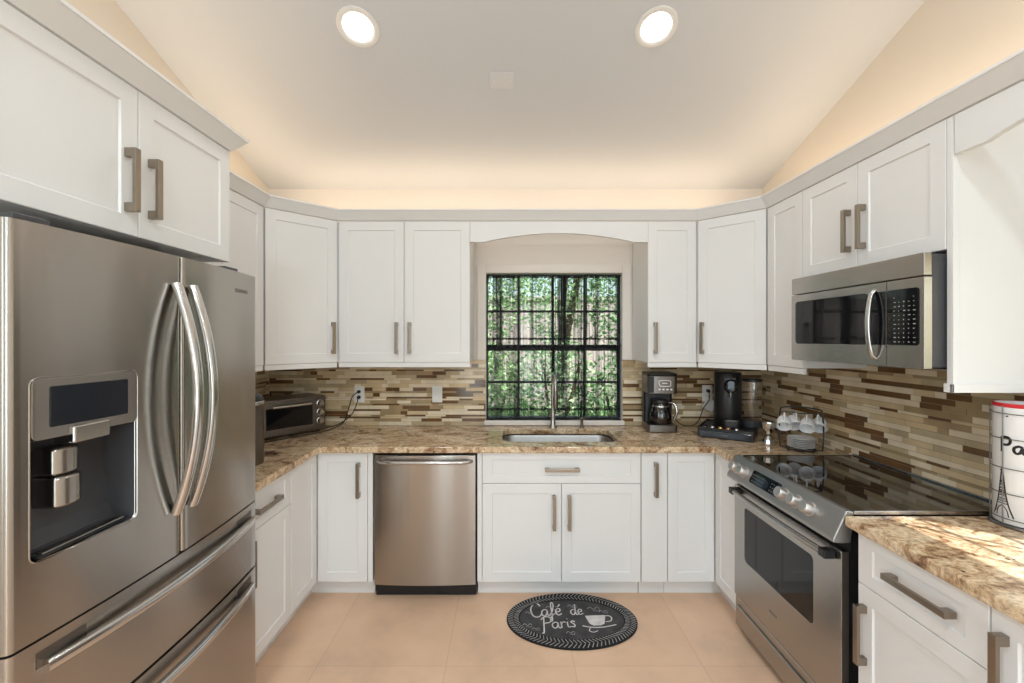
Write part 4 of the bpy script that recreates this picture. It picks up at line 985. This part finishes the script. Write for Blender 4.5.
m.build('wire_cage', M_WIRE, t, smooth=True)
m = MB(); m.lathe([(0, 0), (cr+.006, 0), (cr+.009, .004), (cr+.007, .010), (0, .0115)], 48); m.build('base', M_DKSTEEL, t, smooth=True)

# ------------------------------------------------------------------ garden outside
M_LAWN = paint('lawn_ground', (.10, .16, .05), .95, .3, 6, .5); M_PAVE = paint('pale_paving', (.62, .56, .50), .8, .08, 3)
m = MB(); m.box(-14, 14, YB+T, 20, -.25, -.12); struct(m.build('ground', M_LAWN))
m = MB(); m.box(XR+T, 14, -14, YB+T, -.25, -.12); m.box(-14, XR+T, -14, YR-T, -.25, -.12); m.box(-14, XL-T, YR-T, YB+T, -.25, -.12); struct(m.build('ground_patio', M_LAWN))
m = MB(); m.box(-3.5, 5, 4.6, 6.4, -.119, -.09); struct(m.build('path', M_PAVE))
M_LEAF = [paint('leaf_mid', (.30, .50, .18), .5, .3, 2), paint('leaf_light', (.50, .66, .34), .5, .3, 2), paint('leaf_dark', (.13, .27, .10), .5, .3, 2)]
M_BARK = paint('bark', (.12, .08, .055), .9, .2, 10)
def plant(name, label, cat, X, Y, h, rx, z0, n, ls, k, seed, group):
    r = random.Random(seed); t = thing(name, label, cat, (X, Y, -.12), 0, group); m = MB()
    for i in range(n):
        while 1:
            p = Vector((r.uniform(-1, 1), r.uniform(-1, 1), r.uniform(-1, 1)))
            if .35 < p.length < 1: break
        p = Vector((p.x*rx, p.y*rx, z0+(p.z*.5+.5)*(h-z0))); s = ls*r.uniform(.6, 1.3)
        a = Vector((r.gauss(0, 1), r.gauss(0, 1), r.gauss(0, .6))).normalized(); b_ = a.cross(Vector((r.gauss(0, 1), r.gauss(0, 1), r.gauss(0, 1)))).normalized()
        m.f([m.v(p), m.v(p+a*s*.5+b_*s*.22), m.v(p+a*s), m.v(p+a*s*.5-b_*s*.22)], 0 if r.random() < .6 else 1)
    m.build('foliage', [M_LEAF[k], M_LEAF[(k+1) % 3]], t, fix=False)
    m = MB()
    for i in range(4):
        a = r.uniform(0, 6.28); m.tube([(0, 0, 0), (rx*.25*math.cos(a), rx*.25*math.sin(a), h*.4), (rx*.6*math.cos(a), rx*.6*math.sin(a), h*.8)], [.016*h, .011*h, .005*h], 6)
    m.build('stems', M_BARK, t, smooth=True)
GS = 'plants outside the sink window'
plant('shrub', 'leafy green shrub outside the lower left window panes', 'shrub', -.25, 4.75, 1.65, .55, .1, 3200, .065, 0, 11, GS)
plant('shrub', 'green shrub outside the lower middle of the window', 'shrub', .55, 5.1, 1.75, .6, .1, 3400, .065, 1, 12, GS)
plant('shrub', 'dark green shrub outside the lower right window panes', 'shrub', 1.35, 4.8, 1.6, .55, .1, 3200, .06, 2, 13, GS)
plant('tree', 'light green tree outside the upper left window panes', 'tree', -.95, 7.6, 4.2, 1.25, 1.0, 5000, .10, 1, 14, GS)
plant('tree', 'green tree outside the upper middle of the window', 'tree', .9, 8.3, 4.6, 1.15, 1.6, 4200, .10, 0, 15, GS)
plant('tree', 'dark green tree outside the upper right window panes', 'tree', 2.3, 7.2, 4.0, .95, .8, 4000, .09, 2, 16, GS)
M_STUCCO = paint('pale_pink_stucco', (.60, .49, .45), .8, .05, 3)
t = thing('neighbour_wall', 'pale pink garden wall beyond the trees outside the window', 'wall', (0.5, 10.5, -.12), 0)
m = MB(); m.box(-7, 7, 0, .2, 0, 2.6); m.build('wall_panel', M_STUCCO, t, .01)
m = MB(); m.box(-7.05, 7.05, -.05, .25, 2.6, 2.7); m.build('coping', M_PAVE, t, .01)
